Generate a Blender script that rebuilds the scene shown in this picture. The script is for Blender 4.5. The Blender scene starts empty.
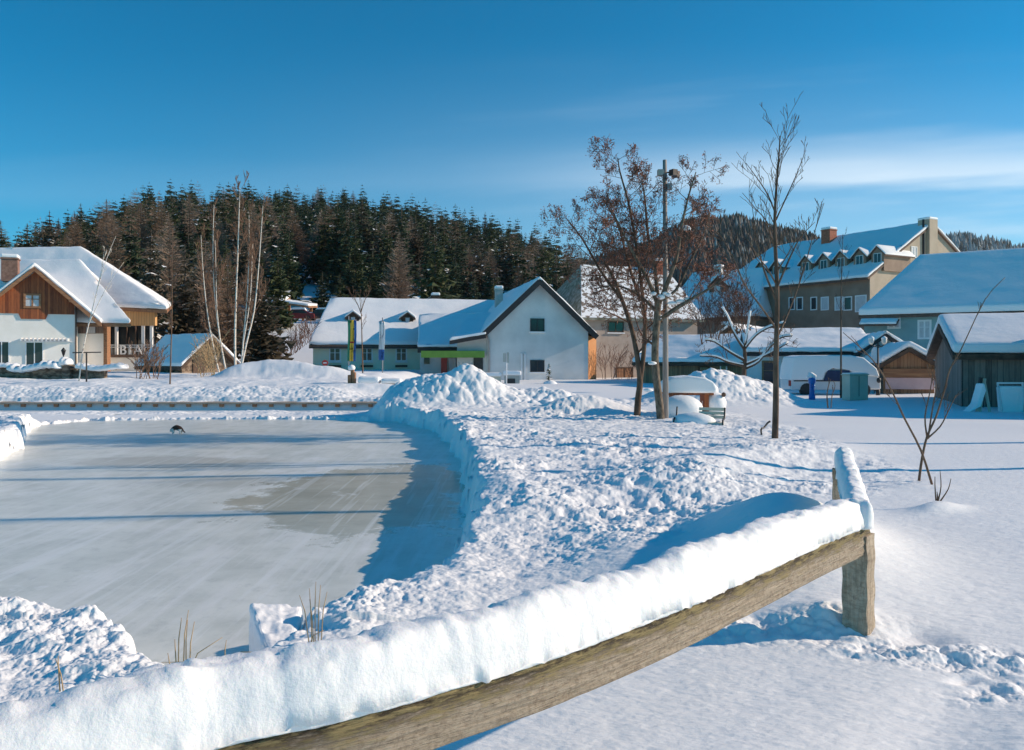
import bpy, math, random
import numpy as np
from mathutils import Vector, Matrix, Euler
random.seed(7)
rnd = random.Random(11)
SC = bpy.context.scene
COL = SC.collection
F = 800.0; UC = 512.0; VH = 358.0; CZ = 1.65
SUN_EL = math.radians(22.0); SUN_AZ = math.radians(7.0)   # azimuth measured from +X towards +Y

def P(u, v, D):
    """point in the place seen at picture position (u, v), D metres ahead of the camera"""
    return Vector(((u-UC)/F*D, D, CZ-(v-VH)/F*D))

# ------------------------------------------------------------------ camera, light, sky
cam = bpy.data.cameras.new('camera'); camo = bpy.data.objects.new('camera', cam); COL.objects.link(camo)
camo.location = (0, 0, CZ); camo.rotation_euler = (math.radians(90), 0, 0)
cam.sensor_width = 36; cam.lens = 36*F/1024; cam.shift_y = -(375-VH)/1024
cam.clip_start = 0.05; cam.clip_end = 9000
SC.camera = camo
sl = bpy.data.lights.new('sun', 'SUN'); so = bpy.data.objects.new('sun', sl); COL.objects.link(so)
sl.energy = 4.4; sl.angle = math.radians(0.55); sl.color = (1, .80, .60)
sd = Vector((math.cos(SUN_EL)*math.cos(SUN_AZ), math.cos(SUN_EL)*math.sin(SUN_AZ), math.sin(SUN_EL)))
so.rotation_euler = sd.to_track_quat('Z', 'Y').to_euler(); so.location = (60, 10, 40)

W = bpy.data.worlds.new('World'); SC.world = W; W.use_nodes = True
nt = W.node_tree; N = nt.nodes; Lk = nt.links; N.clear()
def wn(t, **k):
    n = N.new(t)
    for a, b in k.items(): setattr(n, a, b)
    return n
def wm(op, a, b=None, c=None):
    n = wn('ShaderNodeMath', operation=op)
    for i, x in enumerate((a, b, c)):
        if x is None: continue
        if isinstance(x, (int, float)): n.inputs[i].default_value = x
        else: Lk.new(x, n.inputs[i])
    return n.outputs[0]
sky = wn('ShaderNodeTexSky', sky_type='NISHITA', sun_disc=False, sun_elevation=SUN_EL,
         sun_rotation=math.radians(90)-SUN_AZ, altitude=900, air_density=1.0, dust_density=0.25, ozone_density=3.0)
hs = wn('ShaderNodeHueSaturation'); hs.inputs['Hue'].default_value = .482; hs.inputs['Saturation'].default_value = 1.9; hs.inputs['Value'].default_value = 1.12
Lk.new(sky.outputs[0], hs.inputs['Color'])
mu = wn('ShaderNodeMixRGB', blend_type='MULTIPLY'); mu.inputs[0].default_value = 1; mu.inputs[2].default_value = (.15, 1.0, 1.06, 1); Lk.new(hs.outputs[0], mu.inputs[1])
tc = wn('ShaderNodeTexCoord'); sp = wn('ShaderNodeSeparateXYZ'); Lk.new(tc.outputs['Generated'], sp.inputs[0])
yy = wm('MAXIMUM', sp.outputs[1], .05)
ax = wm('DIVIDE', sp.outputs[0], yy); az = wm('DIVIDE', sp.outputs[2], yy)
cv = wn('ShaderNodeCombineXYZ'); Lk.new(wm('MULTIPLY', ax, 1.6), cv.inputs[0]); 
Lk.new(wm('ADD', wm('MULTIPLY', az, 16.0), wm('MULTIPLY', ax, -1.0)), cv.inputs[1])
nz = wn('ShaderNodeTexNoise'); nz.inputs['Scale'].default_value = 1.6; nz.inputs['Detail'].default_value = 6; nz.inputs['Roughness'].default_value = .5
Lk.new(cv.outputs[0], nz.inputs['Vector'])
line = wm('ADD', .205, wm('MULTIPLY', ax, .022))
d = wm('SUBTRACT', az, line)
d2 = wm('ADD', d, wm('MULTIPLY', wm('SUBTRACT', nz.outputs[0], .5), .05))
def ramp(x, a, b, lo=0., hi=1.):
    n = wn('ShaderNodeMapRange', interpolation_type='SMOOTHSTEP')
    Lk.new(x, n.inputs[0]); n.inputs[1].default_value = a; n.inputs[2].default_value = b
    n.inputs[3].default_value = lo; n.inputs[4].default_value = hi
    return n.outputs[0]
band = wm('MULTIPLY', ramp(d2, -.012, .012), ramp(d2, .008, .075, 1, 0))
side = ramp(ax, -.12, .5)
c1 = wm('MULTIPLY', band, wm('MULTIPLY_ADD', side, .48, .05))
c2 = wm('MULTIPLY', wm('MULTIPLY', ramp(nz.outputs[0], .48, .75), ramp(az, .42, .2)), wm('MULTIPLY', ramp(ax, -.3, .6), .22))
cloud = wm('MAXIMUM', wm('ADD', c1, c2), 0.)
hz = wm('MULTIPLY', ramp(az, .42, .05), ramp(ax, -.5, .5, .07, .36))
cl2 = wm('MINIMUM', wm('ADD', cloud, hz), .8)
mx = wn('ShaderNodeMixRGB'); Lk.new(cl2, mx.inputs[0]); Lk.new(mu.outputs[0], mx.inputs[1]); mx.inputs[2].default_value = (8.0, 9.2, 10.2, 1)
bg = wn('ShaderNodeBackground'); bg.inputs[1].default_value = .095; Lk.new(mx.outputs[0], bg.inputs[0])
wo = wn('ShaderNodeOutputWorld'); Lk.new(bg.outputs[0], wo.inputs[0])
vs = SC.view_settings; vs.view_transform = 'Standard'; vs.look = 'None'; vs.gamma = 1; vs.use_curve_mapping = False; vs.exposure = 0.22
SC.render.engine = 'CYCLES'; SC.cycles.use_denoising = True
SC.cycles.max_bounces = 6; SC.cycles.transparent_max_bounces = 8; SC.cycles.use_adaptive_sampling = True

# ------------------------------------------------------------------ materials
def newmat(name):
    m = bpy.data.materials.new(name); m.use_nodes = True
    n = m.node_tree.nodes; return m, n, m.node_tree.links, n['Principled BSDF']
def coords(n, l, scale=(1, 1, 1), kind='Object'):
    t = n.new('ShaderNodeTexCoord'); mp = n.new('ShaderNodeMapping'); mp.inputs['Scale'].default_value = scale
    l.new(t.outputs[kind], mp.inputs[0]); return mp.outputs[0]
def noise(n, l, vec, scale, detail=4, rough=.55):
    t = n.new('ShaderNodeTexNoise'); t.inputs['Scale'].default_value = scale; t.inputs['Detail'].default_value = detail
    t.inputs['Roughness'].default_value = rough; l.new(vec, t.inputs['Vector']); return t.outputs[0]
def mrange(n, l, x, a, b, lo=0., hi=1.):
    t = n.new('ShaderNodeMapRange'); l.new(x, t.inputs[0])
    for i, q in enumerate((a, b, lo, hi)): t.inputs[i+1].default_value = q
    return t.outputs[0]
def mixc(n, l, fac, a, b):
    t = n.new('ShaderNodeMixRGB')
    if isinstance(fac, float): t.inputs[0].default_value = fac
    else: l.new(fac, t.inputs[0])
    for i, q in ((1, a), (2, b)):
        if isinstance(q, tuple): t.inputs[i].default_value = (*q, 1)
        else: l.new(q, t.inputs[i])
    return t.outputs[0]
def mth(n, l, op, a, b=0.):
    t = n.new('ShaderNodeMath'); t.operation = op
    for i, q in enumerate((a, b)):
        if isinstance(q, (int, float)): t.inputs[i].default_value = q
        else: l.new(q, t.inputs[i])
    return t.outputs[0]
def bump(n, l, h, strength, dist, b):
    t = n.new('ShaderNodeBump'); t.inputs['Strength'].default_value = strength; t.inputs['Distance'].default_value = dist
    l.new(h, t.inputs['Height']); l.new(t.outputs[0], b.inputs['Normal'])
def pm(name, a, b, scale=3, rough=.7, bmp=.2, dist=.02, stretch=(1, 1, 1), lo=.35, hi=.65, metal=0.):
    m, n, l, bs = newmat(name); v = coords(n, l, stretch); t = noise(n, l, v, scale)
    l.new(mixc(n, l, mrange(n, l, t, lo, hi), a, b), bs.inputs['Base Color'])
    bs.inputs['Roughness'].default_value = rough; bs.inputs['Metallic'].default_value = metal
    if bmp: bump(n, l, noise(n, l, v, scale*4), bmp, dist, bs)
    return m
def planks(name, a, b, width, axis=0, rough=.75, grain=5.0, gap=.07):
    """timber boards of one width side by side, run across the given axis"""
    m, n, l, bs = newmat(name)
    st = [1, 1, 1]; st[2 if axis != 2 else 0] = .12
    v = coords(n, l, tuple(st)); g = noise(n, l, v, grain*4, 5)
    t = n.new('ShaderNodeTexCoord'); s = n.new('ShaderNodeSeparateXYZ'); l.new(t.outputs['Object'], s.inputs[0])
    q = mth(n, l, 'DIVIDE', s.outputs[axis], width); fl = mth(n, l, 'FLOOR', q); fr = mth(n, l, 'FRACT', q)
    wn_ = n.new('ShaderNodeTexWhiteNoise'); wn_.noise_dimensions = '1D'; l.new(fl, wn_.inputs['W'])
    f = mth(n, l, 'MULTIPLY_ADD', g, .7); 
    k = mth(n, l, 'ADD', mth(n, l, 'MULTIPLY', g, .75), mth(n, l, 'MULTIPLY', wn_.outputs[0], .45))
    c = mixc(n, l, mrange(n, l, k, .3, .85), a, b)
    c = mixc(n, l, mth(n, l, 'LESS_THAN', fr, gap), c, tuple(x*.25 for x in a))
    l.new(c, bs.inputs['Base Color']); bs.inputs['Roughness'].default_value = rough
    bump(n, l, g, .3, .01, bs); return m

def snow_mat(name, bscale, bstr, bdist, rough=.62, sss=0.):
    m, n, l, bs = newmat(name); v = coords(n, l, (.6, 1.5, 1) if name == 'snow' else (1, 1, 1))
    t = noise(n, l, v, .7, 5)
    l.new(mixc(n, l, t, (.885, .895, .91), (.94, .945, .95)), bs.inputs['Base Color'])
    bs.inputs['Roughness'].default_value = rough; bs.inputs['Specular IOR Level'].default_value = .3
    h = mth(n, l, 'ADD', noise(n, l, v, bscale, 6, .65), mth(n, l, 'MULTIPLY', noise(n, l, v, bscale*.15, 3), 1.2))
    bump(n, l, h, bstr, bdist, bs)
    if sss:
        bs.inputs['Subsurface Weight'].default_value = sss; bs.inputs['Subsurface Radius'].default_value = (.012, .02, .03)
        bs.inputs['Subsurface Scale'].default_value = 1
    return m
M = {}
M['snow'] = snow_mat('snow', 24, .42, .018)
M['roofsnow'] = snow_mat('roof_snow', 3.0, .35, .06)
M['capsnow'] = snow_mat('cap_snow', 60, .45, .008, .7, .15)
M['ember'] = pm('patchy_snow', (.9, .92, .94), (.2, .16, .13), 2.3, .8, .4, .05, lo=.5, hi=.56)
M['shingle'] = pm('mossy_shingle', (.11, .115, .07), (.3, .3, .26), 3.0, .9, .5, .05)
M['plaster'] = pm('white_plaster', (.62, .63, .62), (.80, .80, .78), .45, .85, .15, .01)
M['warmplaster'] = pm('warm_plaster', (.82, .79, .73), (.90, .87, .82), 1.0, .85, .15, .01)
M['greenplaster'] = pm('green_plaster', (.78, .74, .54), (.83, .79, .59), 1.2, .85, .15, .01)
M['teal'] = pm('teal_plaster', (.22, .36, .38), (.27, .42, .43), 1.2, .85, .1, .01)
M['rose'] = pm('rose_plaster', (.42, .33, .27), (.52, .43, .36), 1.0, .85, .2, .01)
M['tan'] = pm('tan_render', (.40, .33, .25), (.47, .39, .3), .8, .85, .2, .01)
M['brownwall'] = pm('brown_render', (.25, .17, .125), (.33, .235, .175), .8, .85, .2, .01)
M['orange'] = pm('orange_render', (.62, .27, .10), (.68, .31, .12), 1.5, .8, .1, .01)
M['ochre'] = pm('ochre_render', (.62, .46, .22), (.68, .5, .26), 1.5, .8, .1, .01)
M['slatorange'] = planks('orange_boards', (.55, .30, .12), (.68, .40, .18), .18, 0)
M['redwood'] = planks('red_brown_boards', (.14, .034, .014), (.38, .115, .038), .16, 0)
M['hutwood'] = planks('hut_boards', (.22, .11, .06), (.42, .23, .12), .15, 0)
M['greywood'] = planks('weathered_boards', (.12, .083, .068), (.31, .225, .18), .17, 0)
M['greywoody'] = planks('weathered_boards_side', (.14, .105, .09), (.34, .26, .22), .17, 1)
M['beamwood'] = pm('beam_wood', (.22, .10, .05), (.38, .19, .09), 3, .7, .3, .01, (.3, 4, 4))
M['deckwood'] = pm('deck_wood', (.16, .09, .055), (.24, .15, .1), 3, .8, .3, .01)
M['decklight'] = pm('deck_board', (.3, .23, .17), (.42, .34, .27), 3, .8, .3, .01)
M['darkwood'] = pm('dark_wood', (.05, .03, .02), (.12, .07, .045), 4, .8, .3, .01)
M['black'] = pm('dark_fascia', (.018, .016, .018), (.03, .027, .028), 4, .6, .1, .005)
M['tile'] = pm('brown_roofing', (.10, .065, .05), (.17, .11, .085), 5, .85, .4, .02)
M['green'] = pm('green_band', (.13, .28, .035), (.16, .33, .045), 2, .5, .05, .005)
M['pink'] = pm('pink_board', (.6, .42, .42), (.66, .48, .47), 2, .7, .1, .005)
M['brick'] = pm('red_brick', (.33, .09, .05), (.5, .16, .09), 6, .85, .4, .02)
M['brickdull'] = pm('dull_brick', (.2, .1, .07), (.32, .18, .13), 5, .85, .4, .02)
M['stone'] = pm('stone_wall', (.10, .07, .05), (.30, .22, .16), 2.6, .9, .8, .06, (1, 1, 2.2), .42, .58)
M['concrete'] = pm('concrete', (.42, .42, .38), (.52, .51, .46), 3, .85, .2, .01)
M['greenbox'] = pm('grey_green_box', (.58, .54, .42), (.64, .60, .48), 2, .6, .1, .005)
M['metal'] = pm('grey_metal', (.33, .34, .35), (.42, .42, .43), 6, .45, .1, .002, metal=.5)
M['mast'] = pm('mast_wood', (.24, .21, .19), (.42, .38, .35), 5, .7, .3, .004, (4, 4, .4))
M['dmetal'] = pm('dark_metal', (.02, .02, .022), (.04, .04, .042), 6, .5, .1, .002)
M['whitepaint'] = pm('white_paint', (.76, .77, .78), (.82, .82, .82), 4, .4, .02, .001)
M['carpaint'] = pm('white_car_paint', (.7, .71, .73), (.76, .77, .78), 2, .25, 0)
M['redpaint'] = pm('red_paint', (.45, .03, .025), (.52, .04, .03), 3, .4, .05, .002)
M['darkred'] = pm('dark_red_paint', (.2, .02, .02), (.26, .03, .025), 3, .4, .05, .002)
M['blue'] = pm('blue_paint', (.008, .12, .42), (.012, .16, .5), 3, .35, .05, .002)
M['navy'] = pm('navy_cloth', (.02, .035, .09), (.03, .05, .12), 3, .7, .2, .004)
M['yellow'] = pm('yellow_cloth', (.68, .42, .03), (.72, .46, .05), 3, .7, .1, .004)
M['flaggreen'] = pm('green_cloth', (.03, .22, .12), (.04, .26, .15), 3, .7, .1, .004)
M['flagblue'] = pm('blue_cloth', (.03, .13, .4), (.04, .16, .46), 3, .7, .1, .004)
M['cloth'] = pm('white_cloth', (.7, .72, .76), (.78, .79, .8), 3, .7, .1, .004)
M['bark'] = pm('brown_bark', (.07, .042, .028), (.18, .115, .078), 9, .9, .8, .015, (1, 1, .3))
M['barkmoss'] = pm('lichen_bark', (.065, .048, .035), (.235, .18, .13), 11, .9, .9, .02, (1, 1, .5))
M['birch'] = pm('birch_bark', (.76, .70, .62), (.24, .19, .16), 7, .8, .3, .01, (1, 1, 1.2), .55, .68)
M['twig'] = pm('twig_bark', (.14, .075, .045), (.22, .13, .08), 6, .85, 0)
M['twigred'] = pm('red_twig_bark', (.12, .055, .035), (.2, .1, .065), 6, .85, 0)
M['larchtwig'] = pm('larch_twigs', (.13, .08, .05), (.23, .15, .10), .8, .9, 0)
M['larchtwig2'] = pm('larch_twigs_pale', (.2, .14, .10), (.3, .22, .17), .8, .9, 0)
M['deadleaf'] = pm('dead_leaf', (.13, .04, .024), (.24, .09, .055), 5, .8, 0)
M['spruce'] = pm('spruce_needles', (.022, .042, .020), (.05, .075, .03), 1.2, .8, 0)
M['spruce2'] = pm('olive_needles', (.035, .055, .018), (.085, .10, .032), 1.0, .8, 0)
M['spruce3'] = pm('brown_needles', (.05, .042, .024), (.10, .075, .045), 1.0, .8, 0)
M['trunk'] = pm('conifer_trunk', (.06, .045, .035), (.12, .09, .07), 5, .9, 0)
M['farwood'] = pm('far_conifers', (.028, .045, .04), (.06, .065, .05), .02, .9, 0)
M['farlarch'] = pm('far_bare_trees', (.10, .08, .07), (.16, .125, .105), .02, .9, 0)
M['frost'] = pm('frosted_conifers', (.22, .25, .26), (.36, .39, .4), .02, .9, 0)
M['straw'] = pm('dry_stalk', (.34, .22, .11), (.5, .36, .2), 9, .8, 0)
M['furdark'] = pm('dark_fur', (.035, .018, .012), (.09, .04, .025), 30, .9, .4, .004)
M['furwhite'] = pm('white_fur', (.72, .68, .62), (.8, .76, .7), 30, .9, .3, .004)
M['rust'] = pm('rusty_frame', (.25, .14, .08), (.35, .2, .12), 8, .8, .2, .003)
gm, gn, gl, gb = newmat('window_glass'); gb.inputs['Base Color'].default_value = (.03, .04, .05, 1); gb.inputs['Roughness'].default_value = .08
M['glass'] = gm
M['curtain'] = pm('net_curtain', (.45, .48, .5), (.6, .62, .64), 8, .6, .1, .005, (4, 1, .3))
lm, ln, ll, lb = newmat('lamp_glass'); lb.inputs['Base Color'].default_value = (.75, .72, .66, 1); lb.inputs['Roughness'].default_value = .3; M['lampglass'] = lm

# old rail timber: grain along local X, mossy upper edge, cracks and knots
m, n, l, bs = newmat('rail_timber')
v = coords(n, l, (1, 1, 1), 'UV'); 
vg = n.new('ShaderNodeMapping'); vg.inputs['Scale'].default_value = (1.1, 20, 1); l.new(v, vg.inputs[0])
g = noise(n, l, vg.outputs[0], 5, 8, .6)
vb = n.new('ShaderNodeMapping'); vb.inputs['Scale'].default_value = (1, 2.0, 1); l.new(v, vb.inputs[0])
bl = noise(n, l, vb.outputs[0], 2.6, 5)
c = mixc(n, l, mrange(n, l, g, .38, .62), (.33, .26, .185), (.52, .42, .315))
c = mixc(n, l, mrange(n, l, bl, .36, .62, 0, .4), c, (.52, .43, .33))
iso = noise(n, l, v, 38, 9, .75); c = mixc(n, l, mrange(n, l, iso, .30, .52, .75, 0), c, (.13, .09, .06)); c = mixc(n, l, mrange(n, l, iso, .55, .72, 0, .5), c, (.62, .55, .45))
s = n.new('ShaderNodeSeparateXYZ'); l.new(v, s.inputs[0])
vm = n.new('ShaderNodeMapping'); vm.inputs['Scale'].default_value = (1, 5, 1); l.new(v, vm.inputs[0])
mo = noise(n, l, vm.outputs[0], 7, 7, .7)
up = mth(n, l, 'ADD', s.outputs[1], mth(n, l, 'MULTIPLY', mth(n, l, 'SUBTRACT', mo, .5), .22))
mm = mrange(n, l, up, .078, .128)
mossc = mixc(n, l, mrange(n, l, mo, .44, .56), (.04, .026, .012), (.30, .235, .11))
c = mixc(n, l, mm, c, mossc)
cr = noise(n, l, vg.outputs[0], 11, 6, .7)
c = mixc(n, l, mrange(n, l, cr, .60, .66, 0, .85), c, (.04, .025, .015))
vo = n.new('ShaderNodeTexVoronoi'); vo.inputs['Scale'].default_value = 1.0
vk = n.new('ShaderNodeMapping'); vk.inputs['Scale'].default_value = (1.3, 3.4, 1); l.new(v, vk.inputs[0]); l.new(vk.outputs[0], vo.inputs['Vector'])
c = mixc(n, l, mrange(n, l, vo.outputs[0], .07, .13, 1, 0), c, (.06, .035, .02))
l.new(c, bs.inputs['Base Color']); bs.inputs['Roughness'].default_value = .85
hh = mth(n, l, 'ADD', g, mth(n, l, 'MULTIPLY', mo, .8))
bump(n, l, hh, 1., .02, bs); M['rail'] = m

# pond ice
m, n, l, bs = newmat('pond_ice')
v = coords(n, l); v1 = coords(n, l, (1.0, .55, 1))
big = noise(n, l, v1, .28, 6, .55); med = noise(n, l, v, 1.6, 7, .6)
vr = n.new('ShaderNodeMapping'); vr.inputs['Rotation'].default_value = (0, 0, math.radians(35)); vr.inputs['Scale'].default_value = (3.0, .35, 1)
l.new(coords(n, l), vr.inputs[0]); sw = noise(n, l, vr.outputs[0], 1.6, 8, .7)
base = mixc(n, l, mrange(n, l, med, .3, .7), (.63, .64, .575), (.86, .86, .79))
base = mixc(n, l, mrange(n, l, sw, .48, .66, 0, .7), base, (.90, .89, .86))
dirt = mixc(n, l, mrange(n, l, med, .35, .65), (.48, .465, .375), (.60, .58, .48))
# the bare brown patch of old ice, centre (-2.4,14.2)
s = n.new('ShaderNodeSeparateXYZ'); l.new(coords(n, l), s.inputs[0])
def ell(cx, cy, rx, ry):
    a = mth(n, l, 'POWER', mth(n, l, 'ABSOLUTE', mth(n, l, 'DIVIDE', mth(n, l, 'SUBTRACT', s.outputs[0], cx), rx)), 2.)
    b = mth(n, l, 'POWER', mth(n, l, 'ABSOLUTE', mth(n, l, 'DIVIDE', mth(n, l, 'SUBTRACT', s.outputs[1], cy), ry)), 2.)
    return mth(n, l, 'SQRT', mth(n, l, 'ADD', a, b))
wob = mth(n, l, 'ADD', mth(n, l, 'MULTIPLY', mth(n, l, 'SUBTRACT', noise(n, l, v, 1.1, 8, .65), .5), 1.5), mth(n, l, 'MULTIPLY', mth(n, l, 'SUBTRACT', big, .5), 1.6))
e1 = mrange(n, l, mth(n, l, 'ADD', ell(-2.2, 12.6, 1.85, 3.0), wob), .90, 1.0, 1, 0)
e2 = mrange(n, l, mth(n, l, 'ADD', ell(-7.0, 16.0, 2.4, .9), wob), .75, 1.1, .5, 0)
e3 = mrange(n, l, mth(n, l, 'ADD', ell(-4.8, 13.5, 1.1, .6), wob), .75, 1.15, .35, 0)
c = mixc(n, l, e1, base, dirt); c = mixc(n, l, e2, c, (.40, .37, .30)); c = mixc(n, l, e3, c, (.33, .31, .24))
sn = mrange(n, l, mth(n, l, 'ADD', noise(n, l, v, .9, 9, .72), mth(n, l, 'MULTIPLY', big, .6)), .89, .96, 0, .75)
c = mixc(n, l, sn, c, (.92, .92, .90))
fine = mrange(n, l, noise(n, l, v, 5, 9, .75), .54, .74, 0, .45)
c = mixc(n, l, fine, c, (.36, .37, .34))
# faint skate marks
for rz, sc_ in ((-28, .9), (14, .6), (50, .8)):
    vr2 = n.new('ShaderNodeMapping'); vr2.inputs['Rotation'].default_value = (0, 0, math.radians(rz)); vr2.inputs['Scale'].default_value = (16*sc_, .35, 1)
    l.new(coords(n, l), vr2.inputs[0]); q_ = noise(n, l, vr2.outputs[0], 1.0, 3, .4)
    c = mixc(n, l, mrange(n, l, q_, .64, .68, 0, .35), c, (.90, .91, .88))
l.new(c, bs.inputs['Base Color'])
l.new(mrange(n, l, e1, 0, 1, .3, .16), bs.inputs['Roughness'])
bs.inputs['Specular IOR Level'].default_value = .33
bump(n, l, mth(n, l, 'ADD', med, noise(n, l, v, 12, 5)), .16, .010, bs); M['ice'] = m

# ------------------------------------------------------------------ mesh helpers
class MB:
    def __init__(s): s.v = []; s.f = []; s.m = []; s.smooth = []
    def add(s, vs, fs, mi=0, sm=False):
        o = len(s.v); s.v.extend([tuple(p) for p in vs])
        for f in fs: s.f.append(tuple(i+o for i in f)); s.m.append(mi); s.smooth.append(sm)
        return s
    def box(s, a, b, mi=0, rot=0, piv=None):
        x0, y0, z0 = a; x1, y1, z1 = b
        vs = [Vector(p) for p in ((x0,y0,z0),(x1,y0,z0),(x1,y1,z0),(x0,y1,z0),(x0,y0,z1),(x1,y0,z1),(x1,y1,z1),(x0,y1,z1))]
        if rot:
            pv = Vector(piv) if piv else (vs[0]+vs[6])/2; R = Matrix.Rotation(rot, 3, 'Z'); vs = [R@(p-pv)+pv for p in vs]
        return s.add(vs, [(0,3,2,1),(4,5,6,7),(0,1,5,4),(1,2,6,5),(2,3,7,6),(3,0,4,7)], mi)
    def beam(s, a, b, w, h, mi=0, up=Vector((0,0,1))):
        a = Vector(a); b = Vector(b); d = (b-a).normalized(); r = d.cross(up)
        if r.length < 1e-4: r = Vector((1,0,0))
        r.normalize(); q = r.cross(d); r *= w/2; q *= h/2
        vs = [a-r-q, a+r-q, a+r+q, a-r+q, b-r-q, b+r-q, b+r+q, b-r+q]
        return s.add(vs, [(0,1,2,3),(7,6,5,4),(0,4,5,1),(1,5,6,2),(2,6,7,3),(3,7,4,0)], mi)
    def tube(s, pts, rad, n=6, mi=0, cap=True, sm=True):
        pts = [Vector(p) for p in pts]; vs = []; fs = []; k = len(pts)
        ref = Vector((.31, .87, .21))
        for i, p in enumerate(pts):
            d = (pts[min(i+1,k-1)]-pts[max(i-1,0)]).normalized(); a = d.cross(ref)
            if a.length < 1e-3: a = d.cross(Vector((1,0,0)))
            a.normalize(); b = d.cross(a); r = rad[i] if hasattr(rad, '__len__') else rad
            for j in range(n):
                t = 2*math.pi*j/n; vs.append(p+a*math.cos(t)*r+b*math.sin(t)*r)
        for i in range(k-1):
            for j in range(n): fs.append((i*n+j, i*n+(j+1)%n, (i+1)*n+(j+1)%n, (i+1)*n+j))
        if cap: fs.append(tuple(range(n-1, -1, -1))); fs.append(tuple(range((k-1)*n, k*n)))
        return s.add(vs, fs, mi, sm)
    def lathe(s, prof, n=12, mi=0, c=(0,0,0), sm=True):
        vs = []; fs = []; k = len(prof)
        for r, z in prof:
            for j in range(n):
                t = 2*math.pi*j/n; vs.append((c[0]+r*math.cos(t), c[1]+r*math.sin(t), c[2]+z))
        for i in range(k-1):
            for j in range(n): fs.append((i*n+j, i*n+(j+1)%n, (i+1)*n+(j+1)%n, (i+1)*n+j))
        fs.append(tuple(range(n-1, -1, -1))); fs.append(tuple(range((k-1)*n, k*n)))
        return s.add(vs, fs, mi, sm)
    def prism(s, poly, ax0, ax1, axis='y', mi=0):
        """extrude a 2-D outline (x,z) along y, or (y,z) along x, or (x,y) along z"""
        def mk(p, t):
            return {'y': (p[0], t, p[1]), 'x': (t, p[0], p[1]), 'z': (p[0], p[1], t)}[axis]
        k = len(poly); vs = [mk(p, ax0) for p in poly]+[mk(p, ax1) for p in poly]
        fs = [tuple(range(k)), tuple(range(2*k-1, k-1, -1))]+[(i, k+i, k+(i+1)%k, (i+1)%k) for i in range(k)]
        return s.add(vs, fs, mi)
    def shell(s, vs, polys, t, mi=0, up=0.):
        """a sheet of connected roof planes given thickness t downwards, only its rim closed"""
        k = len(vs); top = [Vector(p)+Vector((0,0,up)) for p in vs]; bot = [p-Vector((0,0,t)) for p in top]
        fs = [tuple(p) for p in polys]+[tuple(i+k for i in reversed(p)) for p in polys]
        ed = {}
        for p in polys:
            for i in range(len(p)): ed[(p[i], p[(i+1)%len(p)])] = 1
        for (a, b) in ed:
            if (b, a) not in ed: fs.append((b, a, a+k, b+k))
        return s.add(top+bot, fs, mi)
    def ell(s, c, r, n=10, mi=0, jit=0, rng=rnd):
        vs = []; fs = []; m_ = n//2+1
        for i in range(m_+1):
            ph = math.pi*i/m_
            for j in range(n):
                t = 2*math.pi*j/n; q = 1+jit*(rng.random()-.5)
                vs.append((c[0]+r[0]*q*math.sin(ph)*math.cos(t), c[1]+r[1]*q*math.sin(ph)*math.sin(t), c[2]+r[2]*q*math.cos(ph)))
        for i in range(m_):
            for j in range(n): fs.append((i*n+j, (i+1)*n+j, (i+1)*n+(j+1)%n, i*n+(j+1)%n))
        return s.add(vs, fs, mi, True)
    def build(s, name, mats, parent=None, smooth=None):
        me = bpy.data.meshes.new(name); me.from_pydata(s.v, [], s.f)
        if not isinstance(mats, (list, tuple)): mats = [mats]
        for q in mats: me.materials.append(M[q] if isinstance(q, str) else q)
        me.polygons.foreach_set('material_index', s.m)
        me.polygons.foreach_set('use_smooth', [bool(x) if smooth is None else smooth for x in s.smooth])
        me.update()
        import bmesh
        if len(s.f) < 3000 and not getattr(s, 'keepn', False):
            bm = bmesh.new(); bm.from_mesh(me); bmesh.ops.recalc_face_normals(bm, faces=bm.faces); bm.to_mesh(me); bm.free()
        o = bpy.data.objects.new(name, me); COL.objects.link(o)
        if parent: o.parent = parent
        return o
def tag(o, label=None, cat=None, group=None, kind=None):
    for k, q in (('label', label), ('category', cat), ('group', group), ('kind', kind)):
        if q: o[k] = q
    return o
def thing(name, label, cat, loc=(0,0,0), rz=0, group=None):
    o = bpy.data.objects.new(name, None); COL.objects.link(o); o.empty_display_size = .2
    o.location = loc; o.rotation_euler = (0, 0, rz); return tag(o, label, cat, group)
def copy_tree(o, parent=None):
    c = o.copy(); COL.objects.link(c)
    if parent: c.parent = parent
    for ch in list(o.children): copy_tree(ch, c)
    return c
def bevel(o, w, seg=2):
    b = o.modifiers.new('bevel', 'BEVEL'); b.width = w; b.segments = seg; b.limit_method = 'ANGLE'; b.angle_limit = math.radians(35); return o
_tex = {}
def soften(o, w=.12, lev=4, amp=.1, size=1.2):
    """rounded, slightly uneven snow"""
    bevel(o, w, 3)
    s = o.modifiers.new('sub', 'SUBSURF'); s.subdivision_type = 'SIMPLE'; s.levels = lev; s.render_levels = lev
    if size not in _tex:
        t = bpy.data.textures.new('clouds', 'CLOUDS'); t.noise_scale = size; _tex[size] = t
    d = o.modifiers.new('dis', 'DISPLACE'); d.texture = _tex[size]; d.strength = amp; d.mid_level = .5; d.texture_coords = 'GLOBAL'
    for p in o.data.polygons: p.use_smooth = True
    return o

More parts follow.
